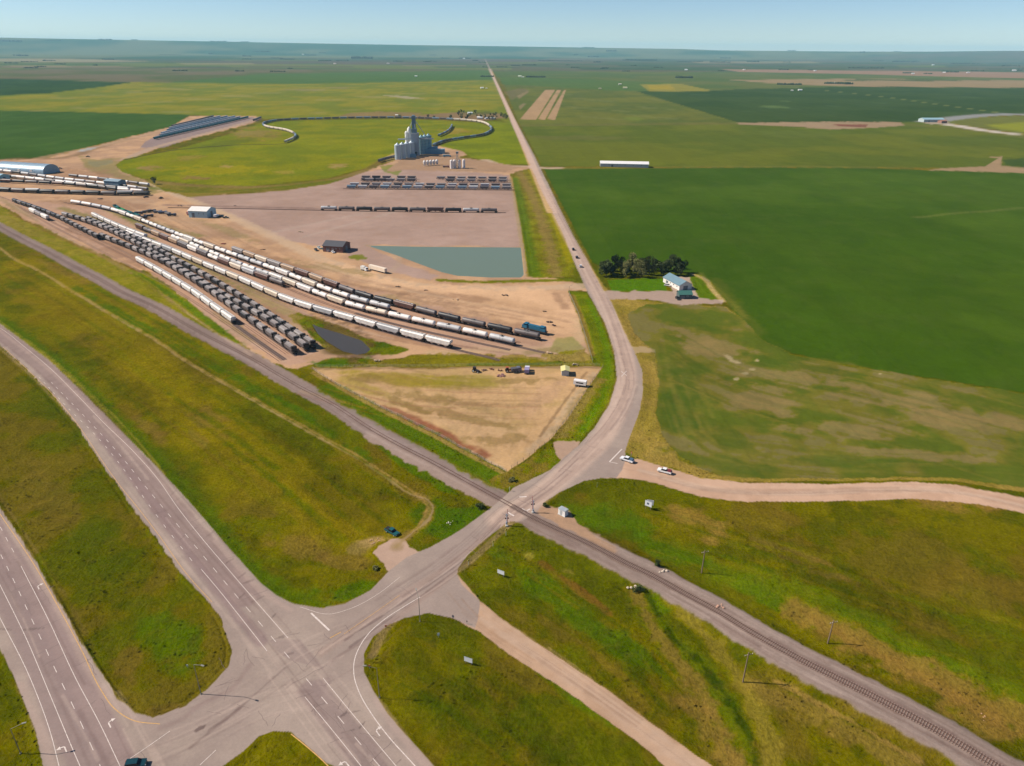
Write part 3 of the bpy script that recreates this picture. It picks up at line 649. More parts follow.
def ground_mat(name, amp_f, sf, amp_m, sm, bump, bdist, rough=.95, tint=None, tint_s=.12, tint_a=.3, amp_c=.2, sc=.02):
    m, nt, N, Lk, B = newmat(name)
    geo = N.new('ShaderNodeNewGeometry'); pos = geo.outputs['Position']
    at_ = N.new('ShaderNodeAttribute'); at_.attribute_name = 'Col'
    nf = noise(N, Lk, pos, sf, 5, .7); nm = noise(N, Lk, pos, sm, 5, .65); nc = noise(N, Lk, pos, sc, 3, .5)
    def term(n, a):
        return mathn(N, Lk, 'ADD', mathn(N, Lk, 'MULTIPLY', mathn(N, Lk, 'SUBTRACT', n, .5), a * 2.6), 1.0)
    f = mathn(N, Lk, 'MULTIPLY', mathn(N, Lk, 'MULTIPLY', term(nf, amp_f), term(nm, amp_m)), term(nc, amp_c))
    f = mathn(N, Lk, 'MAXIMUM', f, .3)
    col = at_.outputs['Color']
    if tint:
        nt_ = noise(N, Lk, pos, tint_s, 5, .7)
        rp = N.new('ShaderNodeMapRange'); rp.inputs['From Min'].default_value = .5; rp.inputs['From Max'].default_value = .72
        rp.inputs['To Max'].default_value = tint_a; Lk.new(nt_, rp.inputs['Value'])
        mx = N.new('ShaderNodeMix'); mx.data_type = 'RGBA'; Lk.new(rp.outputs[0], mx.inputs['Factor'])
        Lk.new(col, mx.inputs[6]); mx.inputs[7].default_value = (*S(*tint), 1)
        col = mx.outputs[2]
    if name == 'crop_ground':
        dp = N.new('ShaderNodeVectorMath'); dp.operation = 'DOT_PRODUCT'; Lk.new(pos, dp.inputs[0]); dp.inputs[1].default_value = (.999 / 27, .046 / 27, 0)
        fr = mathn(N, Lk, 'FRACT', dp.outputs['Value'], 0)
        tl = mathn(N, Lk, 'LESS_THAN', fr, .045)
        tw = mathn(N, Lk, 'LESS_THAN', mathn(N, Lk, 'FRACT', mathn(N, Lk, 'MULTIPLY', dp.outputs['Value'], .5), 0), .5)
        f = mathn(N, Lk, 'MULTIPLY', f, mathn(N, Lk, 'SUBTRACT', 1.03, mathn(N, Lk, 'ADD', mathn(N, Lk, 'MULTIPLY', tl, .04), mathn(N, Lk, 'MULTIPLY', tw, .035))))
    vm = N.new('ShaderNodeVectorMath'); vm.operation = 'SCALE'
    Lk.new(col, vm.inputs[0]); Lk.new(f, vm.inputs['Scale'])
    Lk.new(vm.outputs[0], B.inputs['Base Color'])
    B.inputs['Roughness'].default_value = rough
    B.inputs['Specular IOR Level'].default_value = 0
    if bump:
        bp = N.new('ShaderNodeBump'); bp.inputs['Strength'].default_value = bump; bp.inputs['Distance'].default_value = bdist
        Lk.new(mathn(N, Lk, 'ADD', nf, mathn(N, Lk, 'MULTIPLY', nm, 1.6)), bp.inputs['Height'])
        Lk.new(bp.outputs[0], B.inputs['Normal'])
    return m


GM = {
    GR: ground_mat('grass_ground', .56, 1.0, .30, .18, .9, .6, tint=(120, 100, 40), tint_s=.3, tint_a=.3),
    CF: ground_mat('crop_ground', .16, .5, .14, .05, .3, .2, tint=(116, 120, 60), tint_s=.03, tint_a=.12, amp_c=.12, sc=.008),
    YD: ground_mat('soil_ground', .20, .7, .18, .12, .3, .15, tint=(146, 112, 84), tint_s=.06, tint_a=.35, amp_c=.12),
    PR: ground_mat('asphalt', .14, 1.4, .13, .22, .15, .02, .85, amp_c=.10, sc=.05),
    GV: ground_mat('gravel', .14, 2.2, .14, .3, .3, .05, amp_c=.08),
    RB: ground_mat('ballast', .24, 2.4, .16, .4, .6, .1),
}


def mat(name, rgb, rough=.6, metal=0.0, var=.12, vs=.6, spec=.4, srgb=True, k=.75):
    if name in D.materials: return D.materials[name]
    m, nt, N, Lk, B = newmat(name)
    c = S(*rgb, k) if srgb else rgb
    tc = N.new('ShaderNodeTexCoord')
    n = noise(N, Lk, tc.outputs['Object'], vs, 4, .65)
    mr = N.new('ShaderNodeMapRange'); mr.inputs['From Min'].default_value = .3; mr.inputs['From Max'].default_value = .7
    mr.inputs['To Min'].default_value = 1 - var; mr.inputs['To Max'].default_value = 1 + var
    Lk.new(n, mr.inputs['Value'])
    vm = N.new('ShaderNodeVectorMath'); vm.operation = 'SCALE'; vm.inputs[0].default_value = c
    Lk.new(mr.outputs[0], vm.inputs['Scale']); Lk.new(vm.outputs[0], B.inputs['Base Color'])
    B.inputs['Roughness'].default_value = rough; B.inputs['Metallic'].default_value = metal
    B.inputs['Specular IOR Level'].default_value = spec
    return m


# ------------------------------------------------------------------ mesh builder
class MB:
    def __init__(s):
        s.v = []; s.f = []

    def add(s, vs, fs):
        o = len(s.v); s.v += [tuple(v) for v in vs]; s.f += [tuple(i + o for i in f) for f in fs]
        return s

    def box(s, cx, cy, cz, sx, sy, sz, rz=0, taper=1.0, ty=None):
        ty = taper if ty is None else ty
        c, sn = math.cos(rz), math.sin(rz)
        vs = []
        for z in (-.5, .5):
            k = 1 if z < 0 else taper; k2 = 1 if z < 0 else ty
            for x, y in ((-.5, -.5), (.5, -.5), (.5, .5), (-.5, .5)):
                X, Y = x * sx * k, y * sy * k2
                vs.append((cx + X * c - Y * sn, cy + X * sn + Y * c, cz + z * sz))
        return s.add(vs, [(3, 2, 1, 0), (4, 5, 6, 7), (0, 1, 5, 4), (1, 2, 6, 5), (2, 3, 7, 6), (3, 0, 4, 7)])

    def tube(s, p, q, r, r2=None, n=8, cap=True):
        r2 = r if r2 is None else r2
        p, q = Vector(p), Vector(q); d = (q - p).normalized()
        a = d.orthogonal().normalized(); b = d.cross(a)
        vs = []
        for P, R in ((p, r), (q, r2)):
            for i in range(n):
                t = 2 * math.pi * i / n
                vs.append(P + (a * math.cos(t) + b * math.sin(t)) * R)
        fs = [(i, (i + 1) % n, n + (i + 1) % n, n + i) for i in range(n)]
        if cap: fs += [tuple(range(n))[::-1], tuple(range(n, 2 * n))]
        return s.add(vs, fs)

    def lathe(s, prof, n=16, axis='z', o=(0, 0, 0)):
        vs = []
        for r, h in prof:
            for i in range(n):
                t = 2 * math.pi * i / n
                a, b = r * math.cos(t), r * math.sin(t)
                vs.append((o[0] + a, o[1] + b, o[2] + h) if axis == 'z' else (o[0] + h, o[1] + a, o[2] + b))
        fs = []
        for k in range(len(prof) - 1):
            for i in range(n):
                j = (i + 1) % n
                f = (k * n + i, k * n + j, (k + 1) * n + j, (k + 1) * n + i)
                fs.append(f if axis == 'z' else f[::-1])
        a = tuple(range(n)); b = tuple(range((len(prof) - 1) * n, len(prof) * n))
        fs += [a[::-1], b] if axis == 'z' else [a, b[::-1]]
        return s.add(vs, fs)

    def loft(s, secs):
        """secs: list of (x, [(y,z),...]) closed sections"""
        n = len(secs[0][1]); vs = []
        for x, pr in secs:
            vs += [(x, y, z) for y, z in pr]
        fs = []
        for k in range(len(secs) - 1):
            for i in range(n):
                j = (i + 1) % n
                fs.append((k * n + i, (k + 1) * n + i, (k + 1) * n + j, k * n + j))
        fs += [tuple(range(n)), tuple(range((len(secs) - 1) * n, len(secs) * n))[::-1]]
        return s.add(vs, fs)

    def prism(s, outline, z0, z1):
        n = len(outline)
        vs = [(x, y, z0) for x, y in outline] + [(x, y, z1) for x, y in outline]
        return s.add(vs, [(i, (i + 1) % n, n + (i + 1) % n, n + i) for i in range(n)] + [tuple(range(n))[::-1], tuple(range(n, 2 * n))])

    def yprism(s, outline, y0, y1):
        """outline in x,z extruded along y"""
        n = len(outline)
        vs = [(x, y0, z) for x, z in outline] + [(x, y1, z) for x, z in outline]
        return s.add(vs, [(i, (i + 1) % n, n + (i + 1) % n, n + i)[::-1] for i in range(n)] + [tuple(range(n)), tuple(range(n, 2 * n))[::-1]])

    def build(s, name, m, parent=None, smooth=False, loc=None, rz=0):
        me = D.meshes.new(name); me.from_pydata(s.v, [], s.f); me.update()
        me.materials.append(m)
        if smooth:
            for p in me.polygons: p.use_smooth = True
            try: me.set_sharp_from_angle(angle=rad(40))
            except Exception: pass
        o = D.objects.new(name, me); COL.objects.link(o)
        if parent is not None: o.parent = parent
        if loc: o.location = loc
        if rz: o.rotation_euler.z = rz
        return o


def tag(o, label, cat, group=None):
    o['label'] = label; o['category'] = cat
    if group: o['group'] = group
    return o


def thing(name, label, cat, loc, rz=0, group=None):
    o = D.objects.new(name, None); COL.objects.link(o)
    o.empty_display_size = .5
    o.location = loc; o.rotation_euler = (0, 0, rz)
    return tag(o, label, cat, group)


def copy_tree(o, parent=None):
    c = o.copy(); COL.objects.link(c); c.parent = parent
    for ch in o.children: copy_tree(ch, c)
    return c


def struct(o):
    o['kind'] = 'structure'; return o


def stuff(o, label, cat):
    tag(o, label, cat); o['kind'] = 'stuff'; return o


ORD = ['nearest', 'second', 'third', 'fourth', 'fifth', 'sixth', 'seventh', 'eighth', 'ninth', 'tenth', 'eleventh', 'twelfth', 'thirteenth', 'fourteenth', 'fifteenth', 'sixteenth', 'seventeenth', 'eighteenth', 'nineteenth', 'twentieth']


def ordinal(i):
    if i < 20: return ORD[i]
    t, u = divmod(i + 1, 10)
    tens = {2: 'twenty', 3: 'thirty', 4: 'forty', 5: 'fifty', 6: 'sixty', 7: 'seventy', 8: 'eighty', 9: 'ninety'}
    if u == 0: return tens[t][:-1] + 'ieth'
    return tens[t] + '-' + ['', 'first'] [u == 1] + ('' if u == 1 else ORD[u - 1])


# ------------------------------------------------------------------ ground mesh
def build_ground():
    th = []
    y = 800.0
    ys = []
    while y > 49.35:
        ys.append(y)
        y -= 1.0 if y > 70 else (.6 if y > 60 else .25)
    rr = [H / math.tan(PITCH + math.atan((q - 383) / F)) if q - 383 != 0 else H / math.tan(PITCH) for q in ys]
    rr = [r for r in rr if r < 27500]
    rr = [2, 25, 50, 70, 85, 92] + [r for r in rr if r > 95]
    az = list(np.arange(-49, 49.001, .078)) + list(np.arange(56, 305, 7.5))
    az = np.radians(np.array(az)); nA = len(az)
    R_ = np.array(rr); nR = len(R_)
    X = np.outer(R_, np.sin(az)).ravel(); Y = np.outer(R_, np.cos(az)).ravel()
    col, zone, z = evaluate(X, Y)
    # snow-fine: faces
    i = np.arange(nR - 1)[:, None]; j = np.arange(nA)[None, :]
    j2 = (j + 1) % nA
    a = i * nA + j; b = i * nA + j2; c = (i + 1) * nA + j2; d = (i + 1) * nA + j
    faces = np.stack([a, d, c, b], -1).reshape(-1, 4)
    fz = zone[faces[:, 0]]
    co = np.stack([X, Y, z], 1)
    for k, nm in enumerate(ZN):
        fk = faces[fz == k]
        used, inv = np.unique(fk, return_inverse=True)
        inv = inv.reshape(-1)
        me = D.meshes.new(nm)
        me.vertices.add(len(used)); me.vertices.foreach_set('co', co[used].astype(np.float32).ravel())
        me.loops.add(len(inv)); me.loops.foreach_set('vertex_index', inv.astype(np.int32))
        me.polygons.add(len(fk)); me.polygons.foreach_set('loop_start', (np.arange(len(fk)) * 4).astype(np.int32))
        me.polygons.foreach_set('use_smooth', np.ones(len(fk), bool))
        ca = me.color_attributes.new('Col', 'FLOAT_COLOR', 'POINT')
        cc = np.ones((len(used), 4), np.float32); cc[:, :3] = col[used]
        ca.data.foreach_set('color', cc.ravel())
        me.update(calc_edges=True); me.validate()
        me.materials.append(GM[k])
        o = D.objects.new(nm, me); COL.objects.link(o); struct(o)


build_ground()


def ribbon(mb, path, w, z, t=.012):
    """flat painted strip along ground path"""
    P = [np.array(p, float) for p in path]
    vs = []; n = len(P)
    for i, p in enumerate(P):
        d = P[min(i + 1, n - 1)] - P[max(i - 1, 0)]; d = d / (np.linalg.norm(d) + 1e-9)
        nn = np.array([-d[1], d[0]]) * w / 2
        zz = z[i] if hasattr(z, '__len__') else z
        vs += [(p[0] + nn[0], p[1] + nn[1], zz), (p[0] - nn[0], p[1] - nn[1], zz)]
    mb.add(vs, [(2 * i, 2 * i + 1, 2 * i + 3, 2 * i + 2) for i in range(n - 1)])


# ------------------------------------------------------------------ road markings
WHITE = mat('road_paint_white', (214, 200, 192), .7, var=.3, vs=1.5)
YEL = mat('road_paint_yellow', (206, 160, 92), .7, var=.25, vs=1.5)
mw, my = MB(), MB()
ZP = .022


def solid(pts, w=.15, mb=None, n=6):
    ribbon(mb or mw, gpath(pts, n), w, ZP)


def resample(path, step, start=0.0):
    out = []; acc = -start; d_next = 0.0
    L = 0.0
    P = path
    pos = start
    tot = sum(np.linalg.norm(b - a) for a, b in zip(P, P[1:]))
    seg = 0; base = 0.0
    while pos <= tot:
        while seg < len(P) - 2 and base + np.linalg.norm(P[seg + 1] - P[seg]) < pos:
            base += np.linalg.norm(P[seg + 1] - P[seg]); seg += 1
        l = np.linalg.norm(P[seg + 1] - P[seg])
        t = (pos - base) / max(l, 1e-9)
        d = (P[seg + 1] - P[seg]) / max(l, 1e-9)
        out.append((P[seg] + (P[seg + 1] - P[seg]) * t, d)); pos += step
    return out


def dashes(pts, step, ln=3.0, w=.16, mb=None):
    for p, d in resample(gpath(pts, 6), step):
        ribbon(mb or mw, [p - d * ln / 2, p + d * ln / 2], w, ZP)


solid([(-60, 312 - 8), (0, 328), (26, 348), (52, 370), (78, 396), (104, 423), (131, 449), (157, 478), (178, 508), (200, 536), (228, 569), (246, 590), (288, 638)])
dashes([(309, 682), (324.5, 700.5), (341, 720), (358, 741), (376, 762), (410, 803)], 7.9)
dashes([(52, 383), (86, 418), (120, 455), (145, 486), (165, 510), (188.5, 538), (215, 570), (234, 593), (256, 618.5), (281, 648), (296, 666)], 7.9)
dashes([(40, 378), (70, 410), (100, 440), (128, 475), (149, 505), (170, 533), (193, 562)], 7.9, 2.2)
solid([(201, 569), (218, 589), (245, 623), (267, 651)])
solid([(323, 678), (350, 711), (380, 747), (396, 766), (430, 808)])
solid([(305, 697), (333, 731), (361, 766), (395, 810)])
solid([(450, 808), (415, 766), (388, 736), (373, 716), (360, 694), (354, 675), (354.5, 660), (360, 646), (370, 632), (385, 619), (405, 606), (420, 597)], .22)
solid([(300, 607), (330, 614), (352, 608), (378, 594), (400, 577)], .12)
# second carriageway
solid([(21, 566), (50, 623), (76, 679), (100, 724), (120, 766), (146, 820)])
dashes([(-20, 515), (3, 559), (15, 583), (27, 609), (42, 641), (57, 673), (75, 710), (94, 752), (115, 800)], 7.9)
dashes([(-14, 500), (4, 534), (17, 558)], 7.9)
solid([(-30, 527), (0, 585), (27, 640), (53, 702), (80, 766), (105, 820)])
solid([(-30, 560), (0, 618), (31, 680), (52, 738), (59, 766), (70, 810)])
solid([(-60, 418), (0, 514), (35, 566), (59, 608), (83, 653), (101, 690), (115, 709), (135, 721), (160, 724)], .2, my)
solid([(3, 347), (29, 371), (55, 397), (81, 429), (103, 462), (121, 487), (138, 508), (158, 534), (190, 578), (212, 602)], .16, my)
solid([(291, 734), (306, 746), (327, 765), (340, 780)], .24, my)
# cross road
solid([(311, 613), (329.5, 630.5)], .5)
solid([(344, 634), (370, 616), (400, 595)], .12, my)
solid([(330, 638), (341, 632)], .25, my)
solid([(170, 731), (150, 745), (128, 760)], .15)
solid([(200, 765), (216, 750)], .15)
solid([(609.5, 461.8), (622, 449)], .5)
solid([(610, 462), (617.5, 463.5)], .3)
for e in (((621, 371.3), (627, 375.7)), ((626.6, 371), (621.4, 376.4))):
    solid(e, .3)
solid([(519.5, 497), (526.5, 496.6)], .6)
solid([(523, 512.5), (530, 509)], .5)
solid([(522, 508.5), (530, 513.5)], .5)
solid([(508, 512.5), (514, 516)], .6)


def turn_arrow(px, py, dpx, dpy, left=True):
    p = np.array(at(px, py)); q = np.array(at(dpx, dpy)); d = (q - p) / np.linalg.norm(q - p)
    n = np.array([-d[1], d[0]]) * (1 if left else -1)
    ribbon(mw, [p - d * 1.4, p + d * .3, p + d * .6 + n * .25, p + d * .7 + n * .8], .28, ZP)
    h = p + d * .7 + n * .8
    mw.add([(*(h + d * .55), ZP + .004), (*(h - d * .55), ZP + .004), (*(h + n * .9), ZP + .004)], [(0, 1, 2)])


turn_arrow(38, 587, 30, 570, False); turn_arrow(109, 724, 100, 706, False); turn_arrow(65, 748, 58, 730, True)
turn_arrow(377, 732, 370, 722, False); turn_arrow(346.5, 763, 338, 752, True)
def cracks():
    mb = MB(); rr = random.Random(77)
    def wig(p, q, w, n=9, amp=.25):
        p = np.array(p); q = np.array(q); d = q - p; L_ = np.linalg.norm(d); nn = np.array([-d[1], d[0]]) / (L_ + 1e-9)
        o = 0; pts = []
        for i in range(n):
            o += rr.uniform(-amp, amp); pts.append(p + d * i / (n - 1) + nn * o)
        ribbon(mb, pts, w, .012)
    for path, half, n in ((H1c, 6.5, 60), (H2c, 6, 26), (XR, 4.8, 40)):
        g = gpath(path, 5)
        for p, d in resample(g, 5.5):
            if rr.random() < .55: continue
            if np.hypot(*p) > 480: continue
            nn = np.array([-d[1], d[0]]); a0 = rr.uniform(-half, half * .3); a1 = min(half, a0 + rr.uniform(2, half * 1.6))
            wig(p + nn * a0, p + nn * a1 + d * rr.uniform(-1, 1), rr.uniform(.07, .14))
            if rr.random() < .3:
                o = rr.uniform(-half, half) * .8; wig(p + nn * o, p + nn * (o + rr.uniform(-.5, .5)) + d * rr.uniform(6, 16), rr.uniform(.06, .12), 12)
    for k in range(26):
        c = np.array(at(rr.uniform(150, 400), rr.uniform(640, 740))); t = rr.uniform(0, 3.1)
        if evaluate(c[:1].copy(), c[1:].copy())[1][0] == PR: wig(c, c + np.array([math.cos(t), math.sin(t)]) * rr.uniform(3, 8), .09)
    struct(mb.build('sealed_road_cracks', mat('tar_sealant', (112, 94, 90), .7)))


cracks()
struct(mw.build('white_road_markings', WHITE)); struct(my.build('yellow_road_markings', YEL))

# ------------------------------------------------------------------ water
def pond(pts, name, rgb, z):
    g = [at(*p) for p in pts]
    c = np.mean(np.array(g), 0)
    g = [tuple(c + (np.array(p) - c) * 1.02) for p in g]
    me = D.meshes.new(name); me.from_pydata([(x, y, z) for x, y in g], [], [tuple(range(len(g)))[::-1]]); me.update()
    if me.polygons[0].normal.z < 0: me.flip_normals()
    m, nt, N, Lk, B = newmat(name + '_water')
    B.inputs['Base Color'].default_value = (*S(*rgb), 1); B.inputs['Roughness'].default_value = .3; B.inputs['Specular IOR Level'].default_value = .22
    geo = N.new('ShaderNodeNewGeometry')
    n = noise(N, Lk, geo.outputs['Position'], .8, 3, .6)
    bp = N.new('ShaderNodeBump'); bp.inputs['Strength'].default_value = .25; bp.inputs['Distance'].default_value = .08
    Lk.new(n, bp.inputs['Height']); Lk.new(bp.outputs[0], B.inputs['Normal'])
    me.materials.append(m)
    o = D.objects.new(name, me); COL.objects.link(o); struct(o)


pond(POND1, 'reservoir', (118, 134, 112), -.28)
pond(POND2, 'pond', (78, 72, 64), -.3)

# ------------------------------------------------------------------ railway tracks
STEEL = mat('rail_steel', (110, 86, 78), .6, .2)
TIE = mat('sleeper_wood', (146, 126, 116), .9)


def track(pxpts, sleepers=True, maxr=520, base=None, name='railway_track'):
    path = gpath(pxpts, 6)
    zs = gzs(path)
    root = struct(D.objects.new(name, None)); COL.objects.link(root)
    for o in (-.72, .72):
        mb = MB(); vs = []; n = len(path)
        for i, p in enumerate(path):
            d = path[min(i + 1, n - 1)] - path[max(i - 1, 0)]; d = d / np.linalg.norm(d); nn = np.array([-d[1], d[0]])
            for s_, h_ in ((-.06, .02), (.06, .02), (.05, .3), (-.05, .3)):
                q = p + nn * (o + s_); vs.append((q[0], q[1], zs[i] + h_))
        fs = []
        for i in range(n - 1):
            for k in range(4):
                fs.append((4 * i + k, 4 * i + (k + 1) % 4, 4 * i + 4 + (k + 1) % 4, 4 * i + 4 + k)[::-1])
        mb.add(vs, fs); mb.build('rail', STEEL, root)
    if sleepers:
        mb = MB()
        rs = [q for q in resample(path, .62) if np.hypot(*q[0]) < maxr]
        if rs:
            ac = np.cumsum([0] + [np.linalg.norm(b - a) for a, b in zip(path, path[1:])])
            for i, (p, d) in enumerate(resample(path, .62)):
                if np.hypot(*p) >= maxr: continue
                z = np.interp(i * .62, ac, zs)
                mb.box(p[0], p[1], z + .07, .24, 2.6, .14, math.atan2(d[1], d[0]))
            mb.build('sleepers', TIE, root)
    return root


track(RAILS_MAIN[17:], True, 420)
track(RAILS_MAIN[:18], False)
T = {}
T['t1'] = [(70, 226), (110, 246), (139, 260), (160, 271.5), (176, 281), (195, 293), (210, 304), (231, 319), (252, 334), (285, 357)]
T['t0'] = [(14, 201), (38, 209), (58, 217), (76, 226), (101, 238.5)]
T['ra'] = [(-30, 185), (14, 200), (56, 216), (76, 224), (101, 235.5), (130, 247), (158, 259), (196, 281), (252, 321), (297, 353)]
T['rb'] = [(58, 213), (86, 221), (130, 240), (176, 266), (227, 297), (278, 327), (309, 350)]
T['rc'] = [(88, 219), (112, 229), (130, 236), (176, 260), (206, 276), (252, 304), (288, 328), (316, 347)]
T['t5a'] = [(89, 213), (108, 222), (128, 230.5), (147, 237.5)]
T['t5b'] = [(124, 231), (142, 239), (173, 251), (200, 262.5), (240, 279), (296, 303), (354, 320), (404, 334), (453, 346), (500, 357)]
T['t6'] = [(64, 201), (89, 205), (112, 210), (135, 218), (163, 229), (200, 243), (248, 260), (287, 274), (317, 286), (350, 297.5), (391, 308.5), (450, 323), (520, 340)]
T['t7'] = [(168, 235), (200, 248), (240, 264.5), (277, 277.6), (310, 290.5), (348, 304.5), (390, 315), (437, 325.6), (480, 335), (517, 343.5), (545, 350)]
T['t8'] = [(137, 226), (167, 238.5), (200, 252), (224, 262), (254, 273.5), (286, 285), (330, 302), (390, 320), (450, 334), (510, 347)]
T['te'] = [(200, 236), (232, 249), (270, 262.5), (310, 276), (334, 285), (366, 296), (404, 306), (446, 317), (490, 327), (542, 338)]
T['t9'] = [(20, 205), (29, 209.5), (49, 219), (80, 233)]
T['l1'] = [(-30, 168), (15, 173), (66, 180), (103, 184), (149, 190)]
T['l2'] = [(-30, 172), (3, 176), (50, 181.5), (93, 186.5), (119, 190), (146, 192)]
T['l3'] = [(-30, 187), (0, 189.5), (41, 191.5), (71, 192.3), (116, 193.5), (153, 193.5)]
T['p1'] = [(168, 206), (240, 207), (313, 208.5), (498, 211), (506, 211)]
T['p2'] = [(343, 187.5), (514, 188.7)]
T['p3'] = [(356, 180.5), (512, 181.5)]
T['lp'] = [(124, 159), (178, 149), (235, 144.5), (284, 143), (295, 138), (287, 131), (266, 127), (264, 123.8), (276, 121.2), (330, 119), (410, 118.5), (478, 122), (490, 127), (490, 132), (480, 136), (463, 138.5), (445, 141.5), (433, 146)]
T['lq'] = [(376, 162.5), (386, 159.5), (397, 157)]
T['ls'] = [(438, 136.5), (446, 133), (451, 128.5), (452, 126)]
T['gn'] = [(112, 204), (120, 209), (140, 216.5)]
for k_ in T:
    T[k_] = [(x, y + min(3.0, max(0, (y - 105) / 58))) for x, y in T[k_]]
for k_ in ('t1', 'ra', 'rb', 'rc', 't5b', 't6', 't7', 't8', 'te', 't9', 'l1', 'l3', 'p1', 'p2', 'lp'):
    track(T[k_], k_ in ('t1', 't5b', 't7', 't8', 'ra'), 430)
for e in ([(20, 208), (60, 230), (120, 261), (180, 293), (240, 333), (280, 361)], [(40, 212), (70, 227), (118, 249), (170, 277), (230, 315), (287, 354)]):
    track(e, False)

# ------------------------------------------------------------------ rail cars
RUST = mat('car_underframe', (54, 46, 44), .8)
WH = mat('wheel_steel', (60, 50, 46), .6, .5)
PAL = {'white': (236, 230, 224), 'cream': (222, 206, 186), 'pale grey': (190, 190, 192), 'grey': (150, 142, 140), 'dark grey': (104, 96, 96), 'black': (40, 40, 46), 'brown': (104, 74, 66), 'tan': (178, 150, 124), 'teal': (44, 110, 116), 'blue': (40, 104, 134), 'green': (50, 150, 104), 'blue grey': (128, 152, 170), 'pale blue grey': (170, 188, 200)}
def carmat(c): return mat('car_paint_' + c.replace(' ', '_'), PAL[c], .5, var=.16, vs=.35)


def bogies(root, half):
    for s in (-1, 1):
        mb = MB(); x0 = s * half
        mb.box(x0, .95, .62, 2.3, .22, .4); mb.box(x0, -.95, .62, 2.3, .22, .4); mb.box(x0, 0, .65, .5, 2, .35)
        for a in (-.85, .85):
            for b in (-.72, .72):
                mb.tube((x0 + a, b - .07, .46), (x0 + a, b + .07, .46), .46, n=12)
        mb.build('bogie', WH, root)


def hopper_sec(w, h0, h1, c=.5):
    return [(-w * .8, h0), (w * .8, h0), (w, h0 + .5), (w, h1 - c), (w * .72, h1 - .12), (w * .3, h1), (-w * .3, h1), (-w * .72, h1 - .12), (-w, h1 - c), (-w, h0 + .5)]


PROTO = {}


def make_hopper(c, low):
    root = thing('hopper_car', 'x', 'rail car', (0, 0, 0))
    m = carmat(c); mb = MB(); w = 1.6
    full = hopper_sec(w, 1.35, 4.6); end = [(y, max(z, 3.1) if z < 3 else z) for y, z in full]
    mb.loft([(-8.2, end), (-6.6, full), (6.6, full), (8.2, end)])
    for x in (-4.6, 0, 4.6):
        mb.box(x, 0, 1.05, 1.0, 1.4, 1.1, 0, 2.6 if not low else 2.4, 1.5)
    if not low:
        for i in range(15):
            x = -7 + i
            for s in (-1, 1): mb.box(x, s * (w + .03), 2.9, .1, .08, 2.2)
    mb.build('body', m, root)
    u = MB(); u.box(0, 0, 1.12, 17, .5, .3)
    for s in (-1, 1):
        u.box(s * 8.15, 0, 1.15, .25, 2.9, .45); u.box(s * 7.2, 0, 1.35, 2.0, 2.7, .12)
        u.box(s * 8.7, 0, .95, .7, .3, .25)
        if not low:
            u.box(s * 8.1, 1.2, 2.2, .06, .06, 1.8); u.box(s * 8.1, -1.2, 2.2, .06, .06, 1.8)
    u.build('underframe', RUST, root)
    if not low:
        t = MB(); t.box(0, .55, 4.68, 15.6, .1, .1); t.box(0, -.55, 4.68, 15.6, .1, .1)
        for i in range(6): t.box(-6.25 + 2.5 * i, 0, 4.68, 1.6, .7, .16)
        t.build('roof_hatches', mat('hatch_grey', (176, 172, 170), .7), root)
        bogies(root, 6.9)
    return root


def make_tank(c, low):
    root = thing('tank_car', 'x', 'rail car', (0, 0, 0))
    m = carmat(c); mb = MB(); R_ = 1.52; zc = 2.75
    n = 12 if low else 18
    mb.lathe([(.3, -8.1), (R_ * .7, -7.95), (R_ * .95, -7.6), (R_, -7.1), (R_, 7.1), (R_ * .95, 7.6), (R_ * .7, 7.95), (.3, 8.1)], n, 'x', (0, 0, zc))
    mb.build('tank', m, root, smooth=True)
    u = MB(); u.box(0, 0, 1.15, 17.0, .6, .3)
    for s in (-1, 1):
        u.box(s * 7.4, 0, 1.1, 2.2, 2.8, .25); u.box(s * 6.6, 0, 1.5, .5, 2.4, .7); u.box(s * 8.7, 0, .95, .7, .3, .25)
    u.build('underframe', RUST, root)
    if not low:
        t = MB(); t.lathe([(.5, 0), (.5, .45), (.3, .5)], 10, 'z', (0, 0, zc + R_ - .1))
        t.box(0, .75, zc + R_ - .05, 2.6, .5, .06); t.box(0, -.75, zc + R_ - .05, 2.6, .5, .06)
        for x in (-1.3, 1.3):
            for y in (-1, 1): t.box(x, y, zc + R_ + .4, .05, .05, .9)
        t.box(0, 1, zc + R_ + .85, 2.6, .05, .05); t.box(0, -1, zc + R_ + .85, 2.6, .05, .05)
        for s in (-1, 1): t.box(s * .9, 1.55, 2.7, .06, .06, 3.0)
        t.build('dome_platform', RUST if c in ('white', 'cream', 'pale grey') else mat('platform_grey', (120, 116, 114)), root)
        bogies(root, 6.9)
    return root


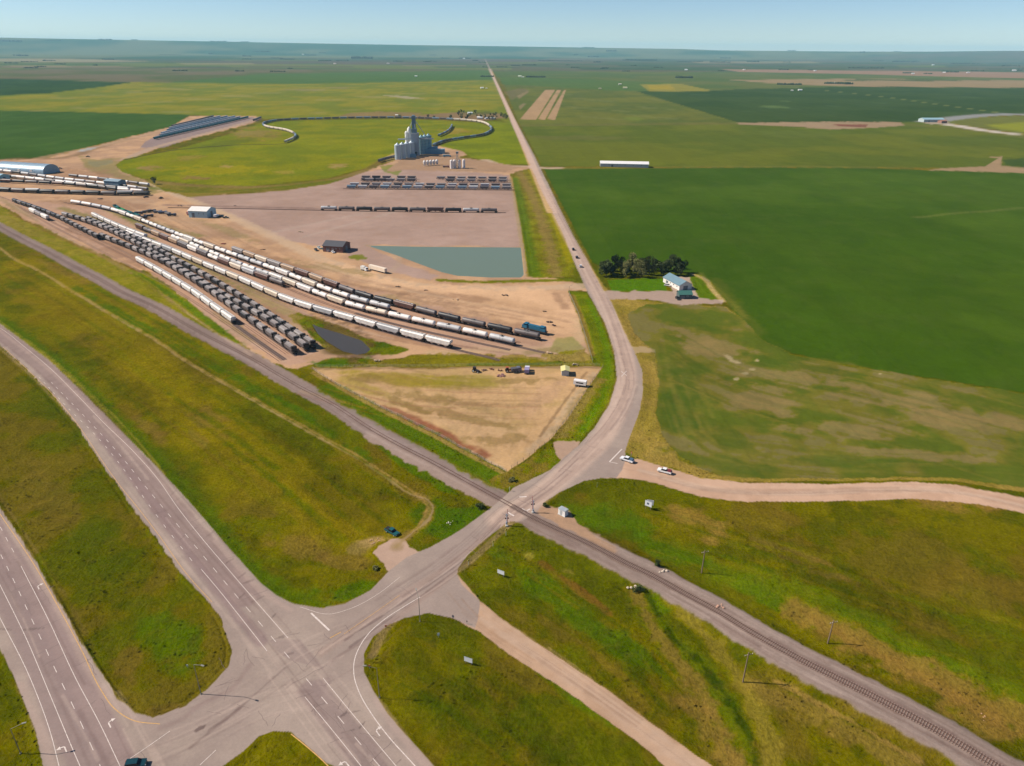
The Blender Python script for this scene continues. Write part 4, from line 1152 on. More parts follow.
def make_short(c, low):
    root = thing('short_hopper_car', 'x', 'rail car', (0, 0, 0))
    m = carmat(c); mb = MB(); w = 1.5
    full = hopper_sec(w, 1.4, 4.3); end = [(y, max(z, 3.2) if z < 3 else z) for y, z in full]
    mb.loft([(-5.2, end), (-3.9, full), (3.9, full), (5.2, end)])
    for x in (-2, 2): mb.box(x, 0, 1.05, 1, 1.4, 1.1, 0, 2.4, 1.5)
    mb.build('body', m, root)
    u = MB(); u.box(0, 0, 1.12, 12.2, .5, .3)
    for s in (-1, 1):
        u.box(s * 5.95, 0, 1.2, .25, 2.9, .55); u.box(s * 5.4, 0, 1.4, 1.4, 2.7, .12); u.box(s * 5.6, 1.1, 2.3, .1, .1, 2); u.box(s * 5.6, -1.1, 2.3, .1, .1, 2)
    u.build('underframe', RUST, root)
    if not low:
        t = MB()
        t.box(0, 0, 4.33, 6.4, 1.7, .1)
        for i in range(4): t.box(-3.3 + 2.2 * i, 0, 4.42, 1.3, .8, .16)
        t.build('roof_hatches', mat('hatch_dark', (164, 154, 150), .7), root)
        for s in (-1, 1): MB().box(s * 4.7, 0, 3.75, 1.3, 3.06, 1.25).build('end_sheet', mat('end_black', (48, 42, 42), .7), root)
        bogies(root, 4.6)
    return root


def make_loco(c, low):
    root = thing('locomotive', 'x', 'locomotive', (0, 0, 0))
    mb = MB(); mb.box(-1.4, 0, 2.9, 12.4, 1.9, 2.5); mb.box(5.6, 0, 3.05, 2.4, 3.0, 2.8); mb.box(7.4, 0, 2.4, 1.3, 2.2, 1.5); mb.box(-5.5, 0, 4.3, 3.2, 2.6, .5)
    mb.build('hood', carmat(c), root)
    w = MB(); w.box(5.6, 0, 3.85, 2.43, 3.03, .6); w.build('cab_window', mat('dark_glass', (28, 36, 44), .15, k=.6), root)
    u = MB(); u.box(0, 0, 1.4, 16.6, 3.0, .35); u.box(0, 0, .95, 4.5, 2.4, .7)
    for s in (-1, 1):
        for i in range(8): u.box(-7.5 + 2.1 * i, s * 1.45, 2.0, .05, .05, 1.0)
        u.box(0, s * 1.45, 2.5, 15, .05, .05)
    u.build('frame', RUST, root); bogies(root, 5.6)
    return root


def make_gon(c, low):
    root = thing('gondola_car', 'x', 'rail car', (0, 0, 0))
    mb = MB(); L_ = 7.8
    for s in (-1, 1):
        mb.box(0, s * 1.5, 2.1, 2 * L_, .12, 1.8); mb.box(s * L_, 0, 2.1, .14, 2.86, 1.8)
        for i in range(10): mb.box(-7 + i * 1.55, s * 1.6, 2.0, .12, .08, 1.6)
    mb.box(0, 0, 1.3, 2 * L_ - .3, 2.84, .15); mb.build('body', carmat(c), root)
    u = MB(); u.box(0, 0, 1.05, 17, .6, .3); u.build('underframe', RUST, root); bogies(root, 6.4)
    return root


MAKE = {'hopper': (make_hopper, 18.0, 'covered hopper car'), 'tank': (make_tank, 18.0, 'tank car'), 'short': (make_short, 12.9, 'short hopper car'), 'loco': (make_loco, 18.6, 'locomotive'), 'gon': (make_gon, 17.5, 'gondola')}
PLACE = []


def pattern(spec, i):
    return spec[i % len(spec)]


def row(key, path, spec, desc, group, start=0.0, end=None, rev=True, maxn=999, zoff=0.0):
    """cars are numbered from the near (right hand / last) end of the path"""
    P = gpath(path, 8)
    if rev: P = P[::-1]
    zz = None
    pos = start; tot = sum(np.linalg.norm(b - a) for a, b in zip(P, P[1:])); tot = tot if end is None else min(end, tot)
    i = 0; cum = np.cumsum([0] + [np.linalg.norm(b - a) for a, b in zip(P, P[1:])])
    PX = np.array(P)
    while i < maxn:
        ty, c = pattern(spec, i)
        L_ = MAKE[ty][1]
        if pos + L_ > tot + 2: break
        s0, s1 = pos + L_ * .14, pos + L_ * .86
        a = np.array([np.interp(s0, cum, PX[:, 0]), np.interp(s0, cum, PX[:, 1])]); b = np.array([np.interp(s1, cum, PX[:, 0]), np.interp(s1, cum, PX[:, 1])])
        mid = (a + b) / 2; d = b - a
        PLACE.append([ty, c, mid, math.atan2(d[1], d[0]), f'{c} {MAKE[ty][2]}, {ordinal(i)} {desc}', group])
        pos += L_; i += 1
    return i


def cyc(*a): return list(a)


def cut(path, x0):
    """keep the part of a pixel path with x <= x0"""
    out = []
    for p, q in zip(path, path[1:]):
        out.append(p)
        if q[0] > x0:
            t = (x0 - p[0]) / (q[0] - p[0]); out.append((x0, p[1] + (q[1] - p[1]) * t)); return out
    return out + [path[-1]]


def cutl(path, x0):
    return [(a, b) for a, b in reversed([(p[0], p[1]) for p in cut([(-x, y) for x, y in path[::-1]], -x0)])] if False else [(-a, b) for a, b in cut([(-x, y) for x, y in path[::-1]], -x0)][::-1]


R_ = random.Random(11)
W, CR, PG, G_, DG, BK, BR, TN = 'white', 'cream', 'pale grey', 'grey', 'dark grey', 'black', 'brown', 'tan'
row('t1', cutl(cut(T['t1'], 235), 139), [('hopper', W)], 'from the near end of the southwest string', 'white hoppers in the southwest string')
row('ra', cutl(cut(T['ra'], 296), 98), [('short', DG), ('short', G_), ('short', DG), ('short', G_), ('short', DG), ('short', BK)], 'from the near end, outer dark string', 'dark hoppers in the long triple strings')
row('rb', cut(T['rb'], 308), [('short', DG), ('short', DG), ('short', G_)], 'from the near end, middle dark string', 'dark hoppers in the long triple strings')
row('rc', cut(T['rc'], 315), [('short', DG), ('short', G_), ('short', DG), ('short', BK)], 'from the near end, inner dark string', 'dark hoppers in the long triple strings')
row('t0', cut(T['t0'], 100), [('short', BK), ('short', DG), ('short', BK)], 'from the near end of the far-left dark string', 'dark cars at the far left of the yard')
row('t5a', T['t5a'], [('hopper', W)], 'from the near end of the short white string', 'white hoppers in the short string')
row('t5b', cut(T['t5b'], 452.5), [('hopper', W), ('hopper', W), ('hopper', PG), ('hopper', W), ('hopper', W), ('hopper', PG)] + [('hopper', W), ('hopper', W), ('hopper', CR)] * 3, 'from the near end beside the small pond', 'white hoppers beside the small pond')
row('t6', cut(T['t6'], 391), [('tank', PG), ('tank', PG), ('tank', W), ('tank', W), ('hopper', CR), ('tank', W), ('hopper', W), ('tank', W)], 'from the near end, northern white string', 'pale cars in the northern white string')
row('t7', cut(T['t7'], 516), [('tank', PG), ('tank', W), ('tank', PG), ('tank', W), ('tank', W), ('tank', CR), ('tank', W), ('hopper', CR), ('tank', W), ('hopper', W), ('hopper', CR), ('hopper', W)], 'from the near end, longest white string', 'pale cars in the longest white string')
row('t8', cut(T['t8'], 285), [('tank', DG), ('hopper', BR), ('hopper', PG), ('hopper', CR), ('hopper', BR), ('tank', W), ('hopper', DG), ('hopper', W), ('hopper', DG), ('hopper', TN), ('hopper', BR), ('hopper', TN)], 'from the near end of the short mixed string', 'mixed cars between the white strings')
row('te', cut(cutl(T['te'], 232), 541), [('tank', DG), ('tank', BK), ('tank', DG), ('tank', BK), ('tank', DG), ('hopper', BR), ('tank', BK), ('tank', BK), ('tank', DG), ('hopper', BR), ('hopper', TN), ('hopper', BR), ('hopper', TN), ('hopper', G_), ('hopper', CR), ('hopper', TN), ('hopper', G_), ('hopper', TN)], 'from the blue locomotive, outer string', 'mixed cars in the outer northern string')
row('t9', cutl(cut(T['t9'], 49), 28), [('hopper', W), ('hopper', G_), ('hopper', W)], 'from the near end of the three-car string', 'cars in the three-car string')
row('l1', T['l1'], [('tank', DG), ('tank', PG), ('tank', BK), ('tank', W), ('tank', W), ('tank', G_), ('tank', PG)] + [('tank', W), ('tank', PG)] * 2, 'from the right end of the upper left-edge string', 'tank cars in the upper left yard')
row('l2', cut(T['l2'], 144), [('tank', W), ('tank', W), ('tank', BK), ('tank', DG), ('tank', W), ('tank', CR), ('tank', W), ('tank', W), ('tank', DG), ('tank', W)], 'from the right end of the middle left-edge string', 'tank cars in the middle left yard')
row('l3', cut(T['l3'], 151), [('tank', BK), ('hopper', PG), ('tank', BK), ('tank', BK), ('tank', DG), ('tank', BK)], 'from the right end of the black left-edge string', 'black tank cars in the lower left yard')
row('l4', [(-30, 180.5), (20, 183.5), (60, 185.5), (100, 189)], [('tank', BK), ('tank', DG), ('tank', BK), ('tank', BR)], 'from the right, dark string at left edge', 'dark tank cars in the left yard')
row('l5', [(-30, 189.5), (0, 191.6), (41, 193.6), (71, 194.4), (116, 195.6), (150, 195.8)], [('tank', BK), ('tank', BK), ('tank', DG)], 'from the right, lowest black left string', 'black tank cars in the lower left yard')
row('l6', [(62, 176.5), (103, 181), (150, 187)], [('tank', PG), ('tank', DG), ('tank', W)], 'from the right, top short left string', 'tank cars in the upper left yard')
row('l7', [(-30, 175), (10, 178.3), (60, 183.2), (95, 187.6), (130, 191)], [('tank', PG), ('tank', DG), ('tank', BK), ('tank', W), ('tank', PG)], 'from the right, inner left string', 'tank cars in the middle left yard')
row('p1', cutl(cut(T['p1'], 498), 312), [('tank', DG), ('tank', PG), ('tank', BK), ('hopper', BR), ('tank', DG), ('tank', BK), ('tank', DG), ('tank', BK)], 'from the right end of the string across the plaza', 'cars in the string across the plaza')
row('p2', cutl(cut(T['p2'], 512), 347), [('short', G_), ('short', 'blue grey'), ('short', DG), ('short', PG), ('short', 'blue grey')], 'from the right, front row below elevator', 'grey hoppers parked below the elevator')
for k_, dy in ((1, 1.2), (2, -1.2)):
    row('p2', [(347, 187.5 + dy), (512, 188.6 + dy)], [('short', DG), ('short', G_), ('short', BK), ('short', PG)] if k_ == 1 else [('short', G_), ('short', DG), ('short', PG)], 'from the right, front block ' + ('near' if k_ == 1 else 'back') + ' line', 'grey hoppers parked below the elevator')
    row('p3', [(437, 181 + dy), (508, 181.5 + dy)], [('short', DG), ('short', PG), ('short', BK)] if k_ == 1 else [('short', G_), ('short', DG)], 'from the right, rear block ' + ('near' if k_ == 1 else 'back') + ' line', 'grey hoppers parked below the elevator')
    row('p3', [(358, 180.4 + dy), (392, 180.7 + dy)], [('short', DG), ('short', BK)], 'from the right, rear left block ' + ('near' if k_ == 1 else 'back') + ' line', 'grey hoppers parked below the elevator')
    row('p3', [(396, 180.6 + dy), (417, 180.8 + dy)], [('short', DG)], 'from the right, rear middle block ' + ('near' if k_ == 1 else 'back') + ' line', 'grey hoppers parked below the elevator')
row('p3', cutl(cut(T['p3'], 508), 437), [('short', G_), ('short', DG), ('short', TN), ('short', G_)], 'from the right, rear row below elevator', 'grey hoppers parked below the elevator')
row('p3b', cutl(cut(T['p3'], 417), 358), [('short', DG), ('short', G_), ('short', G_)], 'from the right, rear left group below elevator', 'grey hoppers parked below the elevator')
row('lp', cutl(T['lp'][3:], 0), [('hopper', 'blue grey'), ('hopper', DG), ('hopper', 'blue grey')], 'from the elevator end of the train round the loop', 'hoppers in the train round the loop', rev=True) if False else None
LPATH = T['lp'][3:]
row('lp', LPATH, [('hopper', 'blue grey'), ('hopper', DG), ('hopper', 'blue grey'), ('hopper', DG), ('hopper', DG), ('hopper', 'blue grey')] , 'from the elevator end, loop train', 'hoppers in the train round the loop')
for p_ in PLACE:
    if p_[5] == 'hoppers in the train round the loop':
        qx, qy = project(p_[2][:1], p_[2][1:]); qx, qy = qx[0], qy[0]
        if (qx > 455 and qy < 127) or (qx < 294 and qy > 126.5) : p_[1] = 'cream'; p_[4] = p_[4].replace('pale blue grey', 'cream').replace('blue grey', 'cream').replace('dark grey', 'cream')
row('lq', T['lq'], [('hopper', DG)], 'southwest of the elevator silos on its own', 'hoppers southwest of the elevator', maxn=3)
row('ls', T['ls'], [('hopper', 'blue grey'), ('hopper', DG)], 'on the short siding inside the right loop end', 'hoppers on the siding inside the loop')
NSR = 6
for k in range(NSR):
    t = k / (NSR - 1)
    A = (172 + (154 - 172) * t ** .9, 127.6 + (140 - 127.6) * t); B = (216 + (249 - 216) * t, 116.8 + (118 - 116.8) * t)
    row('s', [A, ((A[0] + B[0]) / 2, (A[1] + B[1]) / 2), B], [[('hopper', DG)], [('hopper', 'pale grey')], [('hopper', 'blue grey')], [('hopper', 'pale blue grey')], [('hopper', 'pale grey')], [('hopper', 'teal')]][k], f'along the {ORD[NSR - 1 - k] if k < NSR - 1 else "front"} far storage row', 'hoppers in the far storage rows', rev=False, start=(k * 7.3) % 18)
row('s9', [(253.5, 121.5), (260, 119), (266, 116.8)], [('hopper', DG)], 'of the short cut right of the far storage rows', 'hoppers in the short far cut', rev=False, maxn=4)
row('gn', T['gn'], [('gon', 'teal'), ('gon', 'teal'), ('gon', 'green')], 'from the scrap pile beside the white string', 'teal and green gondolas')
row('lo', [(522, 329.2), (548, 335.6)], [('loco', 'blue')], 'parked beside the black tank cars', 'locomotives', maxn=1)

# nearest 300 of one kind stay individual, the surplus is one object
hop = sorted([p for p in PLACE if p[0] == 'hopper'], key=lambda p: np.hypot(*p[2]))
surplus = set(id(p) for p in hop[296:])
zall = gzs([p[2] for p in PLACE])
SUR = MB()
n_lab = {}
for p, z in zip(PLACE, zall):
    ty, c, mid, ang, lab, grp = p
    if id(p) in surplus:
        ca, sa = math.cos(ang), math.sin(ang)
        q = MB(); sec = hopper_sec(1.6, 1.35, 4.6); q.loft([(-8.2, [(a, max(b, 3.1) if b < 3 else b) for a, b in sec]), (-6.6, sec), (6.6, sec), (8.2, [(a, max(b, 3.1) if b < 3 else b) for a, b in sec])])
        q.box(0, 0, 1.1, 17, 2.7, .3); q.box(-6.9, 0, .5, 2.4, 2.2, .9); q.box(6.9, 0, .5, 2.4, 2.2, .9)
        SUR.add([(mid[0] + x * ca - y * sa, mid[1] + x * sa + y * ca, zz + z + .2) for x, y, zz in q.v], q.f)
        continue
    low = np.hypot(*mid) > 800
    key = (ty, c, low)
    if key not in PROTO:
        o = PROTO[key] = MAKE[ty][0](c, low)
    else:
        o = copy_tree(PROTO[key])
    o.location = (mid[0], mid[1], z + .3); o.rotation_euler.z = ang
    tag(o, lab, 'locomotive' if ty == 'loco' else 'rail car', grp)
if SUR.v:
    stuff(SUR.build('hopper_cars', carmat('blue grey')), 'mass of grey blue hopper cars filling the farthest storage rows', 'rail cars')
print('cars', len(PLACE), 'surplus', len(surplus))
#PART2
# ------------------------------------------------------------------ helpers for placed things
def P(px, py):
    x, y = at(px, py)
    return (x, y, gz(x, y))


def head(px, py, qx, qy):
    a, b = at(px, py), at(qx, qy)
    return math.atan2(b[1] - a[1], b[0] - a[0])


GLASS = mat('dark_glass', (28, 36, 44), .15, k=.6)
TYRE = mat('tyre_rubber', (34, 34, 36), .9)
GALV = mat('galvanized_steel', (196, 204, 208), .4, .35, var=.1)
CONC = mat('concrete', (186, 182, 176), .9)
WOOD = mat('weathered_wood', (132, 112, 92), .9)
PWHITE = mat('white_paint', (236, 234, 230), .5)


def wheels(root, xs, w, r):
    for x in xs:
        for s in (-1, 1):
            t = MB().tube((x, s * w - .12, r), (x, s * w + .12, r), r, n=14).build('wheel', TYRE, root)
            MB().tube((x, s * (w + .01) + .0 * s, r), (x, s * (w + .135), r), r * .55, n=10).build('rim', GALV, t)


def car(label, px, py, ang, rgb, kind='pickup', cat='pickup truck', name='pickup_truck', group=None, load=None):
    root = thing(name, label, cat, P(px, py), ang, group)
    m = mat('paint_%d_%d_%d' % rgb, rgb, .25, var=.05)
    W_ = .95
    if kind == 'pickup':
        prof = [(-2.8, .55), (2.75, .5), (2.85, .75), (2.8, 1.05), (1.45, 1.18), (-.75, 1.2), (-2.8, 1.2)]
        cab = [(1.45, 1.15), (.75, 1.85), (-.65, 1.88), (-.85, 1.15)]
        xs = (-1.75, 1.85)
    else:
        prof = [(-2.3, .5), (2.3, .48), (2.38, .75), (2.3, 1.0), (1.25, 1.12), (-2.2, 1.15), (-2.35, .8)]
        cab = [(1.3, 1.1), (.6, 1.68), (-1.8, 1.72), (-2.25, 1.1)]
        xs = (-1.45, 1.5)
    MB().yprism(prof, -W_, W_).build('body', m, root)
    g = MB(); n = len(cab)
    vs = [(x, -W_ * (.95 if z < 1.3 else .8), z) for x, z in cab] + [(x, W_ * (.95 if z < 1.3 else .8), z) for x, z in cab]
    g.add(vs, [tuple(range(n)), tuple(range(n, 2 * n))[::-1]] + [(i, n + i, n + (i + 1) % n, (i + 1) % n) for i in range(n)])
    g.build('windows', GLASS, root)
    tx = [c[0] for c in cab if c[1] > 1.5]
    MB().box(sum(tx) / 2, 0, max(c[1] for c in cab) + .02, abs(tx[0] - tx[1]) + .1, W_ * 1.62, .07).build('roof', m, root)
    if kind == 'pickup':
        b = MB(); b.box(-1.85, 0, 1.24, 1.75, 1.55, .08); b.build('bed_liner', TYRE if load is None else mat('load_%d_%d_%d' % load, load), root)
        if load: MB().box(-1.9, 0, 1.5, 1.5, 1.4, .6, 0, .85).build('bed_cargo', mat('load_%d_%d_%d' % load, load), root)
    wheels(root, xs, W_ - .08, .37)
    for s in (-1, 1):
        MB().box(prof[2][0] - .02, s * .7, .82, .12, .36, .18).build('headlight', PWHITE, root)
        MB().box(prof[-1][0] + (0 if kind == 'pickup' else .05), s * .8, .95, .1, .22, .22).build('tail_light', mat('red_lens', (160, 30, 26), .3), root)
    return root


car('dark teal pickup parked on the grass edge by the dirt turnout', 392, 532.5, head(386, 529, 399, 536), (36, 92, 96))
car('black and teal suv at the bottom edge of the highway', 136, 766, head(120, 768, 150, 764), (22, 62, 72), 'suv', 'car', 'parked_car')
car('white pickup waiting at the gravel road stop line', 627, 461, head(637, 464, 618, 457.5), (232, 234, 238), load=(70, 100, 130))
car('white pickup with dark red cargo following on gravel road', 664.5, 472.5, head(674, 475, 656, 470), (236, 236, 236), load=(120, 40, 44))
car('small white car driving away on the north road', 580.5, 267, head(580, 267, 574, 255), (226, 226, 230), 'suv', 'car', 'car')
car('dark car on the north road, farthest of the three', 573.2, 250, head(573, 250, 568, 238), (50, 46, 50), 'suv', 'car', 'car')
car('dark car on the north road, middle of the three', 576.8, 258, head(577, 258, 572, 246), (60, 56, 62), 'suv', 'car', 'car')
car('dark pickup on the dirt road by far left sheds', 88, 157, .4, (44, 40, 44))


def truck(label, px, py, ang, cab_rgb, box_rgb, L_=8.0, box_h=2.2, name='box_truck', cat='truck', group=None):
    root = thing(name, label, cat, P(px, py), ang, group)
    m = mat('paint_%d_%d_%d' % cab_rgb, cab_rgb, .3, var=.05); b = mat('paint_%d_%d_%d' % box_rgb, box_rgb, .5, var=.1)
    MB().yprism([(L_ / 2 - 2.2, .6), (L_ / 2, .6), (L_ / 2, 1.6), (L_ / 2 - .5, 2.6), (L_ / 2 - 2.2, 2.7)], -1.15, 1.15).build('cab', m, root)
    MB().box(L_ / 2 - .3, 0, 2.1, .45, 2.1, .7).build('windscreen', GLASS, root)
    MB().box(-1.15, 0, 1.0 + box_h / 2, L_ - 2.6, 2.4, box_h).build('cargo_box', b, root)
    MB().box(0, 0, .8, L_ - .6, 1.2, .3).build('chassis', RUST, root)
    wheels(root, (-L_ / 2 + 1.2, -L_ / 2 + 2.4, L_ / 2 - 1.3), 1.0, .5)
    return root


def trailer(label, px, py, ang, rgb, L_=13.0, h=2.7, name='semi_trailer'):
    root = thing(name, label, 'trailer', P(px, py), ang)
    m = mat('paint_%d_%d_%d' % rgb, rgb, .5, var=.08)
    MB().box(0, 0, 1.15 + h / 2, L_, 2.5, h).build('trailer_box', m, root)
    MB().box(0, 0, 1.0, L_ - 1, 1.2, .25).build('chassis', RUST, root)
    MB().box(L_ / 2 - 2.5, 0, .5, .2, 1.6, 1.0).build('landing_gear', RUST, root)
    wheels(root, (-L_ / 2 + 1.3, -L_ / 2 + 2.5), 1.05, .5)
    return root


trailer('long cream trailer parked on the bare soil beside the reservoir', 378, 271.5, head(363, 268, 390, 275), (240, 222, 200), 17)
truck('small white truck at the left end of cream trailer', 364.5, 270.5, head(363, 268, 390, 275), (238, 238, 238), (226, 222, 214), 6.5)


def shed(label, c, ang, L_, W_, eave, ridge, wall, roof, name='shed', cat='shed', door=True, windows=2, group=None):
    root = thing(name, label, cat, c, ang, group)
    wm = mat('wall_%d_%d_%d' % wall, wall, .7, var=.08); rm = mat('roof_%d_%d_%d' % roof, roof, .5, var=.08)
    w = MB(); h = W_ / 2
    pts = [(-h, 0), (h, 0), (h, eave), (0, ridge), (-h, eave)]
    vs = [(-L_ / 2, y, z) for y, z in pts] + [(L_ / 2, y, z) for y, z in pts]
    w.add(vs, [(0, 4, 3, 2, 1), (5, 6, 7, 8, 9), (0, 1, 6, 5), (1, 2, 7, 6), (2, 3, 8, 7), (3, 4, 9, 8), (4, 0, 5, 9)])
    w.build('wall', wm, root)
    r = MB(); o = .5; sl = (ridge - eave) / h
    for s in (-1, 1):
        y1 = s * (h + o); z1 = eave - sl * o + .06
        vs = [(-L_ / 2 - o, 0, ridge + .06), (L_ / 2 + o, 0, ridge + .06), (L_ / 2 + o, y1, z1), (-L_ / 2 - o, y1, z1)]
        vs += [(x, y, z + .14) for x, y, z in vs]
        fs = [(3, 2, 1, 0), (4, 5, 6, 7), (0, 1, 5, 4), (1, 2, 6, 5), (2, 3, 7, 6), (3, 0, 4, 7)]
        r.add(vs, fs if s < 0 else [f[::-1] for f in fs])
    r.build('roof', rm, root)
    if door:
        d = MB().box(L_ / 2 + .04, 0, eave * .4, .08, min(3.6, W_ * .5), eave * .8).build('door', mat('door_grey', (120, 124, 130)), root)
        MB().box(-L_ / 4, -h - .04, eave * .35, 3.0, .08, eave * .7).build('side_door', mat('door_grey', (120, 124, 130)), root)
    for i in range(windows):
        x = -L_ / 2 + L_ * (i + 1) / (windows + 1) + 1.2
        f = MB().box(x, -h - .03, eave * .62, 1.2, .08, .9).build('window', PWHITE, root)
        MB().box(x, -h - .08, eave * .62, .95, .03, .7).build('pane', GLASS, f)
    return root


c0 = at(203, 216)
shed('white roofed blue walled shop shed beside the curved dirt road', (*c0, 0), rad(-8), 19, 17, 6.5, 9, (176, 206, 216), (240, 234, 228), windows=3)
truck('white tank truck parked right of the white roofed shed', 216.5, 217.5, rad(80), (230, 230, 232), (220, 220, 222), 7)
car('dark green pickup right of the white roofed shed', 226, 218.2, rad(10), (40, 76, 62))
car('dark pickup nearest the white roofed shed corner', 221, 217.2, rad(-10), (48, 56, 60))
trailer('red and white trailer left of the white roofed shed', 190.5, 214.5, rad(80), (200, 140, 132), 9, 2.2, 'flat_trailer')
c0 = at(337, 250)
shed('dark roofed red brown office house beside the plaza', (*c0, 0), rad(-12), 17, 15, 5, 7.6, (120, 82, 74), (84, 84, 88), 'office_building', 'building', windows=4)
for i, (px, py, rgb) in enumerate(((319, 248.5, (214, 226, 226)), (323.5, 250, (60, 110, 116)), (328, 251.3, (196, 150, 150)), (333, 252.6, (236, 236, 240)), (316, 250.5, (70, 80, 84)))):
    car(['pale', 'teal', 'pinkish', 'white', 'dark'][i] + ' pickup parked in front of the dark roofed office house', px, py, rad(-60), rgb, group='pickups at the office house')


def arched(label, A, B, width, h, rgb, name='arched_shed'):
    a, b = np.array(at(*A)), np.array(at(*B)); c = (a + b) / 2; L_ = np.linalg.norm(b - a)
    root = thing(name, label, 'shed', (c[0], c[1], 0), math.atan2(*(b - a)[::-1]))
    n = 12
    sec = [(width / 2 * math.cos(math.pi * i / n), h * math.sin(math.pi * i / n) ** .8) for i in range(n + 1)]
    mb = MB(); mb.loft([(-L_ / 2, sec), (L_ / 2, sec)])
    mb.build('vault', mat('roof_%d_%d_%d' % rgb, rgb, .45, .2), root, smooth=True)
    for i in range(3):
        MB().box(-L_ / 4 + i * L_ / 4, -width / 2 + 1.2, 2.6, 4, 1.8, 4.6).build('door', PWHITE, root)
    for k in range(8):
        x = -L_ / 2 + L_ * (k + .5) / 8
        r = MB(); r.loft([(x - .15, [(y * 1.01, z * 1.012 + .02) for y, z in sec]), (x + .15, [(y * 1.01, z * 1.012 + .02) for y, z in sec])]); r.build('rib', GALV, root)
    return root


arched('long blue grey arched shed behind the left yard tank cars', (4, 170), (52, 173), 26, 11, (140, 166, 184))
car('red pickup left of the arched blue grey shed', 0, 169, 0.2, (150, 50, 50))
shed('pale blue wash shed straddling tank cars at left edge', (*at(-2, 181), 0), head(0, 178, 50, 182), 24, 14, 7, 9, (150, 190, 196), (150, 190, 200), windows=2)
shed('grey blue loading shed over the right end of left strings', (*at(116, 187), 0), rad(-15), 20, 12, 7.5, 9, (120, 144, 160), (140, 160, 172), windows=1)

# yard clutter
junk = [(139, 214, (90, 90, 96), 'grey'), (143, 218.5, (70, 60, 70), 'dark'), (147, 212.5, (110, 106, 104), 'faded'), (152, 212, (56, 56, 60), 'black'), (158, 213, (140, 140, 146), 'pale grey'), (163, 213.6, (96, 110, 140), 'blue'), (168, 214.5, (150, 146, 142), 'cream'), (172, 216, (60, 66, 84), 'navy'), (149, 217, (84, 76, 70), 'brown')]
for i, (px, py, rgb, cn) in enumerate(junk):
    truck(f'{cn} old flatbed truck in the scrap row above white string', px, py, rad(R_.uniform(-60, 60)), rgb, tuple(int(v * .8) for v in rgb), 8.5, 1.3, 'old_truck', group='old trucks in the scrap row')
for i, (px, py, rgb, cn) in enumerate(((30, 171.5, (60, 40, 40), 'dark red'), (55, 170, (50, 46, 50), 'dark'), (60, 168.8, (80, 60, 54), 'brown'), (146, 197.5, (60, 50, 50), 'dark'), (161, 198.5, (70, 56, 50), 'brownish'))):
    car(f'{cn} pickup parked on the soil by ' + ('the arched shed' if px < 100 else 'the black tank string end') + (' far corner' if px == 60 else ''), px, py, rad(20 * i), rgb)

